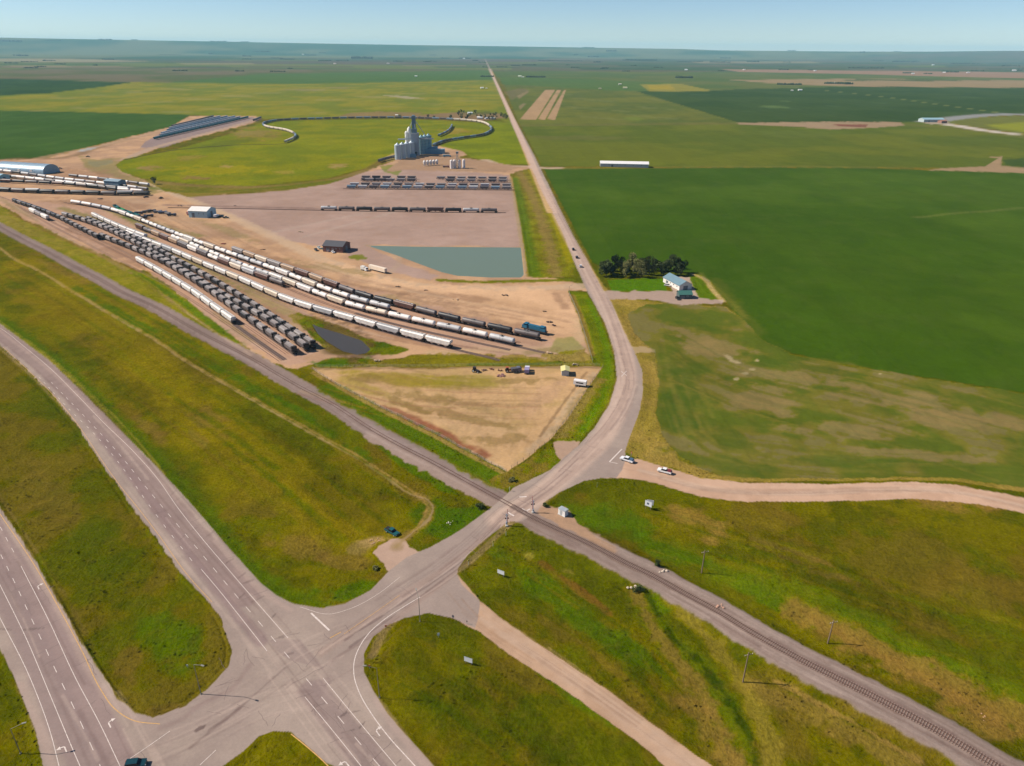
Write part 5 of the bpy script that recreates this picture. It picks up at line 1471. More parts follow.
# ------------------------------------------------------------------ grain elevator
def elevator():
    cx, cy = at(416, 155.5)
    root = thing('grain_elevator', 'tall grey grain elevator with silo rows and head tower', 'grain elevator', (cx, cy, 0), 0)
    def loc(px, py):
        x, y = at(px, py); return x - cx, y - cy
    sil = mat('silo_steel', (190, 202, 210), .45, .25, var=.08)
    def silo(x, y, r, h, sil=sil):
        m = MB(); m.lathe([(r, 0), (r, h), (r * .25, h + r * .5), (r * .2, h + r * .5 + .8)], 22, 'z', (x, y, 0))
        s = m.build('silo', sil, root, smooth=True)
        q = MB()
        for k in range(1, 6):
            q.lathe([(r + .02, h * k / 6 - .12), (r + .14, h * k / 6 - .1), (r + .14, h * k / 6 + .1), (r + .02, h * k / 6 + .12)], 22, 'z', (x, y, 0))
        q.build('hoop', GALV, s)
    for k in range(4):
        x, y = loc(398.2 + k * 4.6, 159.2 - k * .9); silo(x, y, 4.7, 20)
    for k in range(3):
        x, y = loc(421.8 + k * 3.6, 154.0 - k * .8); silo(x, y, 4.9, 25, mat('silo_shade_blue', (128, 164, 178), .45, .2))  # right bank bluer: its shaded look is put into the silo colour
    con = mat('elevator_cladding', (176, 182, 188), .6, var=.08, vs=.15)
    b = MB(); b.box(0, 0, 16.5, 10.5, 12, 33); b.build('work_house', con, root)
    b = MB(); b.box(-1, 0, 36, 7.5, 8, 6); b.box(-1.2, 1, 48, 5.4, 6.0, 18); b.box(-1.2, 1, 57.6, 4.6, 5, 1.4, 0, .7)
    b.build('head_tower', mat('tower_cladding', (112, 134, 146), .6, var=.08), root)
    w = MB()
    for z in (37, 41, 45, 49, 53): w.box(-1.2, -2.06 - (1.0 if z < 39 else 0), z, 4.5, .12, 1.6)
    w.build('window_band', mat('louvre_blue', (92, 128, 150), .5), root)
    d = MB().box(0, -6.05, 3, 5, .1, 6).build('door', GLASS, root)
    t = MB()
    t.lathe([(3, 0), (3, 38), (.6, 41)], 16, 'z', (-10, 10, 0)); t.lathe([(2.6, 0), (2.6, 33), (.6, 35)], 16, 'z', (-14, 8, 0))
    t.build('bin', PWHITE, root, smooth=True)
    c = MB(); c.box(-14, 4, 23.5, 26, 1.6, 1.8, rad(20)); c.box(16, 4, 24.5, 24, 1.6, 1.8, rad(-8))
    c.tube((-2, 0, 52), (-16, 6, 24), .5); c.tube((0, 0, 52), (17, 6, 26), .5); c.tube((0, -2, 46), (6, -4, 8), .45)
    c.build('conveyor', GALV, root)
    l = MB()
    for i in range(14):
        z = 3 + i * 3.4; l.box(4.2, -6.4, min(z, 32), 2.2, .6, .15)
    l.box(3.2, -6.4, 17, .12, .12, 32); l.box(5.2, -6.4, 17, .12, .12, 32)
    l.build('stair_tower', GALV, root)
    rs = MB(); x, y = loc(434, 153.5); rs.box(x, y, 3.5, 34, 9, 7); rs.box(x - 8, y + 10, 4.5, 26, 8, 9); rs.build('receiving_shed', mat('shed_blue', (120, 160, 180), .5), root)
    x, y = loc(407, 157.4); MB().box(x + 6, y, 2.5, 16, 4, 5).build('scale_office', mat('shed_blue', (120, 160, 180), .5), root)


elevator()


def bin_thing(label, px, py, r, h, rgb, legs=True, group=None):
    root = thing('storage_bin', label, 'storage bin', P(px, py), 0, group)
    m = mat('paint_%d_%d_%d' % rgb, rgb, .4, var=.06)
    z0 = 2.2 if legs else 0
    prof = [(.4, .6), (r, z0 + 1.2), (r, h), (r * .3, h + r * .55), (r * .25, h + r * .55 + .4)] if legs else [(r, 0), (r, h), (r * .3, h + r * .5), (r * .25, h + r * .5 + .4)]
    MB().lathe(prof, 16).build('shell', m, root, smooth=True)
    if legs:
        for k in range(4):
            t = rad(45 + 90 * k); MB().tube((r * .9 * math.cos(t), r * .9 * math.sin(t), 0), (r * .9 * math.cos(t), r * .9 * math.sin(t), z0 + 1.6), .15, n=6).build('leg', GALV, root)


for k in range(5):
    bin_thing(['leftmost', 'second from left', 'middle', 'fourth from left', 'rightmost'][k] + ' of the five white hopper bins by the elevator', 424.6 + k * 3.1, 166 - k * .25, 2.0, 6.4, (240, 236, 232), True, 'five white hopper bins')
for k, (px, py) in enumerate(((451.6, 168.5), (454.6, 168.2), (459.5, 168.4), (463.8, 168))):
    bin_thing(['leftmost', 'second', 'third', 'rightmost'][k] + ' tall white bin in the cluster beside the leg tower', px, py, 2.1, 10.5, (238, 228, 224), False, 'tall white bins by the leg tower')
root = thing('leg_tower', 'grey lattice grain leg tower standing among four white bins', 'tower', P(457.5, 168.5))
t = MB()
for sx in (-1.3, 1.3):
    for sy in (-1.3, 1.3): t.tube((sx, sy, 0), (sx * .8, sy * .8, 20), .16, n=6)
for k in range(6):
    z = 1 + k * 3.2
    t.tube((-1.3, -1.3, z), (1.3, -1.3, z + 3), .1, n=5); t.tube((1.3, 1.3, z), (-1.3, 1.3, z + 3), .1, n=5); t.box(0, 0, z, 2.5, 2.5, .12)
t.build('frame', mat('tower_grey', (130, 140, 146)), root); MB().box(0, 0, 21, 3.4, 3, 2.4).build('head_house', mat('tower_grey', (130, 140, 146)), root)
truck('blue grain truck below the elevator receiving shed', 447, 157, rad(10), (90, 140, 160), (120, 160, 176), 12, 2.4, 'grain_truck')
truck('maroon truck between the two white bin groups', 446, 167.5, rad(0), (130, 60, 66), (150, 120, 110), 9, 1.6, 'grain_truck')

# long white hog barn
a_, b_ = np.array(at(600, 166)), np.array(at(648, 167)); L_ = np.linalg.norm(b_ - a_)
shed('long low white barn on the dirt strip right of the north road', ((a_[0] + b_[0]) / 2, (a_[1] + b_[1]) / 2, 0), math.atan2(*(b_ - a_)[::-1]), L_, 14, 4.6, 7.2, (206, 200, 198), (240, 238, 236), 'barn', 'barn', windows=5)

# farmstead
shed('blue roofed white farm house at the end of its tree row', (*at(677, 285.5), 0), head(667, 279, 688, 290), 21, 10, 3.6, 6.2, (232, 224, 218), (108, 136, 148), 'farmhouse', 'house', windows=4)
shed('small green roofed garage in front of the farm house', (*at(684, 297.2), 0), rad(4), 8.5, 7, 3, 4.6, (80, 96, 96), (66, 112, 104), 'garage', 'garage', windows=1)
car('white car parked left of the farm house', 667.5, 286, rad(-30), (232, 226, 222), 'suv', 'car', 'car')
car('dark car left of the small green garage', 677.5, 299.3, rad(-80), (44, 48, 52), 'suv', 'car', 'car')

# fenced field clutter
c0 = P(565, 373.5)
shed('pale yellow roofed small shed at the fenced field corner', c0, rad(88), 5.4, 3.6, 2.8, 3.4, (190, 196, 196), (214, 206, 140), 'shed', 'shed', windows=1)
root = trailer('white camper trailer below the small yellow roofed shed', 580, 385.5, head(573, 384, 587, 386), (236, 232, 230), 6.2, 2.1, 'camper_trailer')
w_ = MB(); w_.box(0, -1.26, 2.3, 3.6, .04, .6); w_.build('window', GLASS, root)
truck('white and violet truck at right of the machinery row', 527, 371.5, rad(85), (226, 226, 236), (150, 140, 176), 6.5, 1.8)
truck('grey small truck in the middle of the machinery row', 516, 371, rad(20), (110, 110, 124), (90, 88, 96), 5.5, 1.4, 'small_truck')


def tractor(label, px, py, ang, rgb):
    root = thing('tractor', label, 'tractor', P(px, py), ang)
    m = mat('paint_%d_%d_%d' % rgb, rgb, .4)
    MB().yprism([(-.3, .8), (2.0, .8), (2.0, 1.5), (-.3, 1.7)], -.4, .4).build('hood', m, root)
    MB().box(-.9, 0, 1.9, 1.4, 1.3, 1.6, 0, .85).build('cab', GLASS, root); MB().box(-.9, 0, 2.75, 1.5, 1.4, .12).build('cab_roof', m, root)
    wheels(root, (-1.1,), .9, .85); wheels(root, (1.5,), .7, .5)


tractor('orange red tractor in the machinery row of the dry field', 509, 371.2, rad(10), (176, 84, 50))
tractor('dark tractor at the left end of the machinery row', 476, 371.5, rad(-30), (54, 50, 56))


def pile(label, px, py, n, rgb, sz=1.2, name='scrap_pile', cat='scrap pile'):
    root = MB(); rr = random.Random(px)
    for i in range(n):
        root.box(rr.uniform(-sz * 1.6, sz * 1.6), rr.uniform(-sz, sz), rr.uniform(.15, .5), rr.uniform(.4, 1.6) * sz, rr.uniform(.3, .9) * sz, rr.uniform(.3, .8), rr.uniform(0, 3))
    o = root.build(name, mat('scrap_%d_%d_%d' % rgb, rgb, .8, var=.3, vs=2)); o.location = P(px, py); tag(o, label, cat)


pile('low grey and reddish scrap pile below the machinery row', 500, 375.5, 12, (150, 110, 104), 1.3)
pile('brown scrap pile left of the orange tractor', 499.5, 370, 6, (110, 80, 62), .7)
pile('small brown pile between dark tractor and scrap', 484, 370.3, 6, (130, 100, 80), .8)
pile('small rusty pile at the middle left of machinery row', 491, 369, 6, (140, 96, 70), .7)
pile('rubble pile left of the white road bridge culvert in yard corner', 549, 353, 7, (200, 170, 140), .9)
pile('dark stack of ties near the blue locomotive', 549, 322, 6, (96, 78, 70), 1.2)
pile('second dark stack of ties right of the first stack', 554, 325.5, 5, (80, 60, 56), 1.0)
pile('pale timber stack on the grass by the field corner', 575, 365, 8, (180, 160, 130), .9)
pile('red scrap pile by the northern string beginning', 223, 244, 8, (140, 76, 60), 1.2)
pile('pale stone heap on grass strip beyond pond', 377, 361, 8, (190, 170, 140), .8)


def rocks(label, px, py, n, sp, rgb=(206, 190, 170), s0=.5):
    mb = MB(); rr = random.Random(int(px * 7))
    for i in range(n):
        a, b = rr.gauss(0, sp), rr.gauss(0, sp * .6); s = rr.uniform(.4, 1) * s0
        mb.lathe([(s * .5, -.1), (s, s * .35), (s * .75, s * .8), (s * .2, s)], 6, 'z', (a, b, 0))
    o = mb.build('rock_pile', mat('rock_%d' % rgb[0], rgb, .9, var=.2, vs=2)); o.location = P(px, py); tag(o, label, 'rocks')


rocks('pale rocks beside the rail bed by the dark bush', 634, 588, 9, 1.0)
rocks('pale rocks across the rail bed from the dark bush', 662, 574, 6, .7)
rocks('pale rocks at the top edge of the rail bed', 722, 609, 5, 1.1, (190, 150, 128))
rocks('rubble line at the end of the dirt turnout', 375, 541, 14, 1.8, (190, 168, 140), .3)
rocks('pinkish bare stones at lower right', 984, 716, 6, 1.0, (186, 146, 104), .25)
rocks('white stones on grass beside the crossing road', 451, 522, 7, 1.1, (214, 204, 190), .3)

for i, (px, py, n, rgb, s_) in enumerate(((300, 232, 5, (196, 168, 140), 1.6), (262, 250, 5, (150, 120, 96), 1.2), (425, 290, 6, (170, 140, 112), 1.1), (505, 296, 6, (120, 100, 84), 1.2), (455, 300, 4, (200, 170, 140), 1.0), (100, 199, 7, (90, 70, 62), 1.5), (180, 206, 6, (120, 96, 84), 1.3), (235, 206, 4, (150, 130, 120), 1.0), (398, 287, 5, (130, 110, 92), .9), (545, 312, 5, (160, 132, 106), .9))):
    pile(['pale', 'brown', 'tan', 'dark', 'sandy', 'rusty dark', 'brown grey', 'greyish', 'weathered', 'earthy'][i] + ' heap of materials on the open ground ' + ['below the plaza road', 'north of the white strings', 'below the reservoir tip', 'above the black tank cars', 'near the reservoir drive', 'under the left strings', 'left of the plaza', 'on the plaza', 'by the cream trailer', 'by the yard corner fence'][i], px, py, n, rgb, s_, 'material_heap', 'heap')
# ------------------------------------------------------------------ signs
def board_sign(label, px, py, ang, w, h, z0, rgb=(232, 232, 236), name='billboard', double=False):
    root = thing(name, label, 'sign', P(px, py), ang)
    m = mat('paint_%d_%d_%d' % rgb, rgb, .5, var=.05)
    for s in (-1, 1): MB().box(s * w * .35, 0, (z0 + h) / 2, .14, .14, z0 + h).build('post', WOOD, root)
    MB().box(0, -.11, z0 + h / 2, w, .06, h).build('panel', m, root)
    f = MB()
    for a, b, c, d in ((0, z0 + h, w + .1, .08), (0, z0, w + .1, .08)): f.box(a, -.11, b, c, .1, d)
    f.build('frame', GALV, root)
    if double:
        q = MB(); q.box(.2, .9, z0 + h / 2, w * .95, .06, h, rad(22)); q.build('rear_panel', m, root)
        MB().box(-.15, -.15, z0 + h * .5, w * .3, .03, h * .35).build('emblem', mat('sign_blue', (70, 84, 110)), root)


board_sign('white billboard on the grass beside the dirt road', 501, 576.5, head(497, 575, 505, 578) , 2.4, 1.4, 1.0)
board_sign('white billboard on the grass island south of the junction', 468.5, 664.5, head(464, 663, 473, 666), 2.4, 1.5, .9)
board_sign('large white v shaped signboard south of the gravel road', 648, 509, head(644, 508, 652, 511), 2.6, 2.2, 1.4, double=True, name='signboard')


def post_sign(label, px, py, ang, h, w, hh, rgb, shape='rect', name='road_sign'):
    root = thing(name, label, 'sign', P(px, py), ang)
    MB().box(0, 0, h / 2, .1, .1, h).build('post', GALV, root)
    m = mat('paint_%d_%d_%d' % rgb, rgb, .5, var=.05); p = MB()
    if shape == 'diamond':
        r = w * .7; p.yprism([(0, h - r), (r, h), (0, h + r), (-r, h)], -.12, -.07)
    else: p.box(0, -.09, h - hh / 2, w, .05, hh)
    p.build('panel', m, root)


post_sign('yellow diamond warning sign just below the rail crossing', 506, 535, rad(35), 2.4, .8, .8, (226, 196, 60), 'diamond')
post_sign('yellow sign on the verge between crossing and dirt road', 493, 546, rad(35), 2.0, .7, .7, (214, 190, 80), 'diamond')
post_sign('yellow sign at the corner of the dirt road mouth', 468.5, 564, rad(35), 1.8, .7, .7, (218, 192, 70), 'diamond')
post_sign('small white sign on the island near the lamp post', 438.5, 637.5, rad(10), 1.7, .7, .9, (236, 236, 232))
post_sign('red topped small sign left edge of the island', 369.5, 668, rad(0), 1.3, .6, .5, (196, 70, 50))
post_sign('orange marker sign at the island north edge', 386, 627.5, rad(0), 1.0, .6, .6, (216, 120, 80))
post_sign('yellow marker post on the grass below the gravel junction', 597, 487, rad(0), 2.0, .4, .8, (214, 208, 90))
post_sign('white marker sign in the median grass near the tip', 188, 668, rad(0), 1.2, .5, .5, (232, 232, 226))
post_sign('white marker at north side of the rail crossing', 509.5, 491, rad(35), 1.8, .5, .6, (230, 226, 170))
post_sign('rusty marker post beside the dirt road mouth', 467, 624, rad(0), 1.4, .3, .5, (120, 96, 80))
post_sign('stop sign facing the gravel road behind the stop line', 631, 457.5, rad(100), 2.3, .75, .75, (176, 52, 46), 'diamond')

root = thing('equipment_cabinet', 'white signal equipment cabinet beside the rail crossing', 'cabinet', P(563, 514.5), head(558, 513, 568, 518))
MB().box(0, 0, 1.25, 3.0, 1.9, 2.3).build('cabinet_body', PWHITE, root)
MB().box(0, 0, 2.46, 3.2, 2.1, .12).build('cabinet_roof', GALV, root)
MB().box(-.2, -.97, 1.2, .9, .05, 1.9).build('door', GALV, root)
MB().box(0, 0, .06, 3.3, 2.2, .2).build('plinth', CONC, root)


def signal(label, px, py, ang):
    root = thing('crossing_signal', label, 'crossing signal', P(px, py), ang)
    MB().tube((0, 0, 0), (0, 0, 5.2), .11, n=8).build('mast', mat('signal_blue', (150, 160, 190)), root)
    MB().box(0, 0, .2, .9, .9, .4).build('foundation', CONC, root)
    b = MB()
    for s in (-1, 1):
        c = math.cos(s * rad(45)); sn = math.sin(s * rad(45))
        b.yprism([(-.75 * c - .1 * -sn, 4.6 - .75 * sn - .1 * c), (.75 * c - .1 * -sn, 4.6 + .75 * sn - .1 * c), (.75 * c + .1 * -sn, 4.6 + .75 * sn + .1 * c), (-.75 * c + .1 * -sn, 4.6 - .75 * sn + .1 * c)], -.2 - s * .02, -.15 - s * .02)
    b.build('crossbuck', PWHITE, root)
    for s in (-1, 1):
        l = MB().tube((s * .45, -.16, 3.4), (s * .45, -.26, 3.4), .28, n=12).build('signal_lamp', TYRE, root)
        MB().tube((s * .45, -.26, 3.4), (s * .45, -.28, 3.4), .14, n=10).build('lens', mat('red_lens', (160, 30, 26), .3), l)
    MB().box(0, .25, 1.2, .6, .5, .7).build('gate_motor', GALV, root)
    MB().box(.3, .1, 4.0, .15, .12, 6.0).build('raised_gate_arm', mat('gate_red', (200, 120, 116)), root)


signal('crossing signal mast on the south side of the rail crossing', 506.7, 526, head(500, 515, 512, 508) - .6)
signal('crossing signal mast on the north side of the rail crossing', 533, 512.5, head(500, 515, 512, 508) + 2.6)


def utility_pole(label, px, py, h, ang=0.3):
    root = thing('utility_pole', label, 'utility pole', P(px, py), ang, 'utility poles along the railway')
    MB().tube((0, 0, 0), (0, 0, h), .2, .14, 8).build('pole', WOOD, root)
    MB().box(0, -.18, h - .7, 2.6, .12, .14).build('crossarm', WOOD, root)
    for x in (-1.1, -.5, .5, 1.1): MB().tube((x, -.18, h - .63), (x, -.18, h - .4), .06, n=6).build('insulator', PWHITE, root)


utility_pole('utility pole south of the railway in rough grass', 743, 681, 10.5)
utility_pole('utility pole north of the railway nearest the crossing', 701.5, 573, 9)
utility_pole('utility pole north of the railway on the right', 828, 642, 8.5)


def lamp(label, px, py, h, ang, arm=2.6):
    root = thing('street_lamp', label, 'street lamp', P(px, py), ang, 'street lamps at the highway junction')
    MB().tube((0, 0, 0), (0, 0, h - .8), .11, .07, 8).build('pole', mat('lamp_pole', (128, 124, 112), .6), root)
    a = MB(); prev = (0, 0, h - .8)
    for k in range(1, 6):
        t = k / 5; q = (arm * math.sin(t * 1.57), 0, h - .8 + .8 * (1 - math.cos(t * 1.57)) if False else h - .8 + .8 * math.sin(t * 1.57)); a.tube(prev, q, .06, n=6); prev = q
    a.build('arm', mat('lamp_pole', (128, 124, 112), .6), root)
    MB().box(arm + .3, 0, h, .9, .35, .16).build('lamp_head', mat('lamp_grey', (140, 138, 132)), root)
    MB().box(0, 0, .1, .4, .4, .2).build('foundation', mat('lamp_pole', (128, 124, 112), .6), root)


lamp('street lamp on the median tip grass', 201, 694, 11, rad(-20))
lamp('street lamp on the east edge of the grass island', 379.5, 697.5, 11, rad(180))
lamp('street lamp at the north point of the grass island', 420, 621, 9.5, rad(110))
lamp('street lamp in the grass at the lower left edge', 20, 752, 9, rad(20))
lamp('street lamp left of the north road above the fence corner', 569, 296, 7.5, rad(20), 1.6)


# ------------------------------------------------------------------ fences
def fence(label, pts, h=1.5, step=None, wires=3, rgb=(150, 136, 116)):
    path = gpath(pts, 1)
    path = [np.array(p) for p in path]
    tot = sum(np.linalg.norm(b - a) for a, b in zip(path, path[1:]))
    step = step or max(4.0, tot / 95)
    pp = resample(path, step); zs = gzs([p for p, d in pp])
    x0, y0 = pp[0][0]
    root = thing('wire_fence', label, 'fence', (x0, y0, 0))
    m = mat('fence_wood', rgb, .9)
    me = MB().box(0, 0, h / 2 - .1, .13, .13, h + .2).build('post', m, root)
    me.location = (0, 0, zs[0])
    for (p, d), z in list(zip(pp, zs))[1:]:
        o = me.copy(); COL.objects.link(o); o.parent = root; o.location = (p[0] - x0, p[1] - y0, z)
    w = MB()
    for k in range(wires):
        hh = h * (k + .9) / wires
        for (a, za), (b, zb) in zip(zip([p for p, d in pp], zs), list(zip([p for p, d in pp], zs))[1:]):
            w.tube((a[0] - x0, a[1] - y0, za + hh), (b[0] - x0, b[1] - y0, zb + hh), .022, n=3, cap=False)
    w.build('wire', GALV, root)


fence('wire fence along the east side of the dry field', [(603, 366.5), (590, 385), (568, 418), (550, 440), (530, 456), (507, 472)])
fence('wire fence along the southwest side of the dry field', [(506, 472.5), (470, 453.5), (420, 426.5), (367, 400.5), (335, 383.5), (312, 368.5)])
fence('wire fence along the top side of the dry field', [(315, 367), (400, 366), (480, 365.5), (600, 365.5)])
fence('pale wire fence between yard and north road verge', [(568.5, 292), (578, 314), (587, 342), (593, 364)], 1.8, 3.0, 4, (200, 190, 170))

# ------------------------------------------------------------------ trees and bushes
BARK = mat('bark', (92, 76, 60), .9)


def leafmat(name, c1, c2):
    m, nt, N, Lk, B = newmat(name)
    geo = N.new('ShaderNodeNewGeometry')
    mx = N.new('ShaderNodeMix'); mx.data_type = 'RGBA'
    mx.inputs[6].default_value = (*S(*c1), 1); mx.inputs[7].default_value = (*S(*c2), 1)
    n = noise(N, Lk, geo.outputs['Position'], .8, 3, .6)
    add = mathn(N, Lk, 'ADD', mathn(N, Lk, 'MULTIPLY', geo.outputs['Random Per Island'], .6), mathn(N, Lk, 'MULTIPLY', n, .4))
    Lk.new(add, mx.inputs['Factor']); Lk.new(mx.outputs[2], B.inputs['Base Color'])
    B.inputs['Roughness'].default_value = .8; B.inputs['Specular IOR Level'].default_value = .15
    return m


LEAF_D = leafmat('leaf_dark', (50, 66, 34), (86, 98, 48))
LEAF_M = leafmat('leaf_mid', (96, 104, 52), (148, 142, 88))


def crown(mb, rr, cx, cy, cz, rx, rz, n, ls):
    lobes = [(rr.uniform(-.55, .55) * rx, rr.uniform(-.55, .55) * rx, rr.uniform(-.6, .7) * rz, rr.uniform(.3, .55)) for _ in range(9)]
    for i in range(n):
        lx, ly, lz, lr = rr.choice(lobes)
        th, ph = rr.uniform(0, 6.283), math.acos(rr.uniform(-1, 1)); k = lr * rr.uniform(.6, 1.05)
        x = cx + lx + rx * k * math.sin(ph) * math.cos(th); y = cy + ly + rx * k * math.sin(ph) * math.sin(th); z = cz + lz + rz * k * math.cos(ph)
        a = Vector((rr.gauss(0, 1), rr.gauss(0, 1), rr.gauss(0, .7))).normalized(); b = a.orthogonal().normalized(); s = ls * rr.uniform(.6, 1.3)
        c = Vector((x, y, z)); a *= s; b *= s * .8
        mb.add([c - a, c - b, c + a, c + b], [(0, 1, 2, 3)])


def make_tree(seed, h, rx, n, leaf, name='leafy_tree'):
    rr = random.Random(seed)
    root = thing(name, 'x', 'tree', (0, 0, 0))
    t = MB(); t.tube((0, 0, -.2), (0, 0, h * .45), .28, .16, 8)
    for k in range(5):
        a = rr.uniform(0, 6.28); t.tube((0, 0, h * (.22 + .05 * k)), (rx * .6 * math.cos(a), rx * .6 * math.sin(a), h * (.45 + .08 * k)), .1, .03, 5)
    t.build('trunk', BARK, root)
    c = MB(); crown(c, rr, 0, 0, h * .56, rx, h * .44, n, .42 if n > 400 else .7); c.build('crown', leaf, root)
    return root


protos = [make_tree(k, 9.5 + k % 3, 4.0 + .4 * (k % 2), 1500, [LEAF_D, LEAF_D, LEAF_M, LEAF_D][k]) for k in range(4)]
fr = [(604, 271), (610, 273.5), (617, 270.5), (623, 274), (630, 271), (636, 274.5), (643, 271.5), (649, 275), (655, 271), (661, 275), (668, 271), (673, 268.5), (681, 272.5), (678, 275.5), (606, 276), (626, 277), (641, 277.5)]
used = set()
side = sorted(range(len(fr)), key=lambda i: fr[i][0])
for rank, i in enumerate(side):
    k = 2 if i in (5, 7, 15, 16, 4) else [0, 1, 3][i % 3]
    o = protos[k] if k not in used else copy_tree(protos[k]); used.add(k)
    o.location = P(*fr[i]); o.rotation_euler.z = i * 1.3; s = .95 + .3 * ((i * 7) % 5) / 5; o.scale = (s * 1.05, s * 1.05, s if i != 12 else 1.15)
    tag(o, f'{"pale" if k == 2 else "dark"} leafy tree, {ordinal(rank) if rank else "first"} from the road in the farm house row', 'tree', 'trees in the farm house row')

small = [make_tree(20 + k, 7.5, 3.6, 150, [LEAF_D, LEAF_M][k % 2], 'shelter_tree') for k in range(3)]
sp = []
rs = random.Random(5)
for k in range(30):
    sp.append((rs.uniform(450, 507), rs.uniform(115.5, 120)))
sp += [(461, 112.8), (464, 113), (475, 113.5), (459, 112.5), (420, 118.5), (428, 118.3), (434, 118.2), (400, 118), (496, 114.5), (504, 116), (507, 118), (155, 186 - 2)]
sp.sort()
for i, (px, py) in enumerate(sp):
    k = i % 3
    o = small[k] if i < 3 else copy_tree(small[k]); x, y, z = P(px, py)
    o.location = (x, y, z); s = rs.uniform(.7, 1.25); o.scale = (s, s, s); o.rotation_euler.z = i
    tag(o, 'lone bushy tree above the end of the left tank strings' if px < 200 else f'small tree, {ordinal(i - 1) if i > 1 else "first"} from the left in the shelter belt beyond the elevator', 'tree', None if px < 200 else 'shelter belt trees beyond the elevator')


def bush(label, px, py, r, leaf, h=None):
    rr = random.Random(int(px)); mb = MB(); crown(mb, rr, 0, 0, (h or r) * .5, r, (h or r) * .7, 420, .2)
    o = mb.build('bush', leaf); o.location = P(px, py); tag(o, label, 'bush')


bush('dark green bush at the railway corner northwest of the crossing', 479.5, 508, 1.9, LEAF_D)
bush('dark bush at the south edge of the rail bed', 638, 591, 2.0, LEAF_D)
bush('dark shrub at north side of the rail bed opposite', 657, 568, 1.2, LEAF_D, 1.8)
bush('dark shrub beside the signal cabinet', 545.5, 506.5, 1.0, LEAF_D)
bush('green bush above the mouth of the dirt turnout', 376, 568, 1.1, LEAF_M)
bush('low green shrub on the south end of the dry field', 512, 481, 1.4, LEAF_M)

# ------------------------------------------------------------------ far groves and far farms
groves = [(12, 51, 18, 1.1), (108, 52.3, 10, 1), (137, 50.5, 5, .7), (40, 67, 8, .5), (55, 48, 14, .5), (220, 53, 13, .7), (246, 52, 6, .6), (262, 54.5, 14, .8), (247, 59.3, 8, .7), (276, 58, 9, .5), (287, 59.5, 12, .8), (311, 55.5, 9, .9), (323, 55, 6, .8), (325, 61, 11, .9), (342, 61, 12, .8), (362, 58.6, 18, 1.6), (398, 61.5, 8, .9), (427, 62, 6, .8), (465, 58.5, 10, .9), (482, 62.5, 6, .8), (485, 67.3, 5, .7), (502, 67.3, 9, .7), (515, 65.7, 8, .9), (529, 65.3, 12, .9), (487, 76.8, 12, 1.1), (536, 77.4, 17, 1.4), (575, 67.8, 8, .7), (604, 68.7, 6, .8), (634, 65.5, 4, .6), (690, 61.8, 22, .8), (658, 67.7, 8, .7), (640, 60.5, 30, 1.1), (720, 62.5, 18, .8), (684, 78, 14, 1.7), (753, 62, 10, 1), (787, 62.5, 6, .7), (790, 84.8, 20, .9), (783, 70, 8, 1), (812, 70.3, 6, .8), (834, 83.8, 16, 1.4), (848, 84.2, 7, 1.6), (866, 68.3, 30, 1), (908, 73.3, 8, 1), (928, 74, 6, .8), (950, 72.3, 12, 1.2), (976, 71.3, 10, .9), (1010, 66, 14, .8), (905, 62, 20, 1), (965, 64, 22, .8), (170, 55, 22, .4), (1016, 70.5, 9, .9), (560, 61, 40, .7)]
rg = random.Random(9)
for _ in range(34):
    groves.append((rg.uniform(5, 1020), rg.uniform(54.5, 72), rg.uniform(3, 12), rg.uniform(.6, 1)))


def dirword(px): return 'left' if px < 340 else ('middle' if px < 680 else 'right')


for i, (px, py, w, hp) in enumerate(groves):
    x, y = at(px, max(py, 52.5)); z = gz(x, y); d = math.hypot(x, y); mpp = d / F
    W_ = w * mpp * 1.0; Ht = min(max(hp * mpp * 1.15, 9), 34); rr = random.Random(i)
    mb = MB(); n = int(max(8, w * 2.2))
    for k in range(n):
        tx = (k / (n - 1) - .5) * W_ + rr.uniform(-1, 1) * W_ / n; ty = rr.uniform(-.5, .5) * Ht * 2.2; hh = Ht * rr.uniform(.6, 1.15); r = max(hh * .5, W_ / n * .7)
        mb.lathe([(r * .35, 0), (r, hh * .3), (r * .9, hh * .6), (r * .4, hh * .92), (.05, hh)], 6, 'z', (tx, ty, 0))
    o = mb.build('shelterbelt', LEAF_D); o.location = (x, y, z - .5)
    near = min(((math.hypot(px - q[0], (py - q[1]) * 4), q) for q in groves if q[0] != px))
    stuff(o, f'{"long" if w > 15 else "short"} dark tree belt {"on the blue plain" if py < 64 else "among far fields"}, {int(px / 10.24)} percent across, {py / 7.66:.1f} down', 'tree belt')

farms = [(303, 55.2, 6, (236, 236, 236)), (416, 76.6, 9, (240, 240, 236)), (464, 58.8, 7, (230, 240, 240)), (482, 88.3, 10, (240, 240, 238)), (486.5, 88.6, 6, (214, 210, 200)), (520, 76.8, 12, (196, 206, 180)), (523, 77.4, 8, (226, 226, 214)), (686, 70.2, 10, (244, 244, 244)), (744, 70, 8, (232, 220, 214)), (800, 90.6, 12, (220, 220, 214)), (792, 90.8, 8, (206, 206, 200)), (833, 83.5, 12, (214, 214, 210)), (913, 74, 8, (230, 230, 226)), (944, 72.8, 8, (232, 230, 226)), (620, 84.6, 10, (212, 206, 190)), (625, 88.5, 14, (196, 190, 150)), (933, 65.3, 7, (214, 228, 224)), (600, 89, 9, (180, 170, 140)), (397, 115.6, 6, (206, 200, 188)), (470, 113.8, 9, (214, 222, 224)), (480, 118.6, 10, (226, 224, 220)), (487, 118.8, 8, (206, 208, 210)), (493, 119.2, 9, (220, 220, 216)), (1014, 71, 10, (222, 220, 220)), (815, 71, 8, (226, 224, 220)), (968, 73, 8, (220, 214, 212)), (335, 64, 9, (210, 200, 190)), (388, 64, 9, (214, 204, 198))]
cn = {0: 'white', 1: 'pale'}
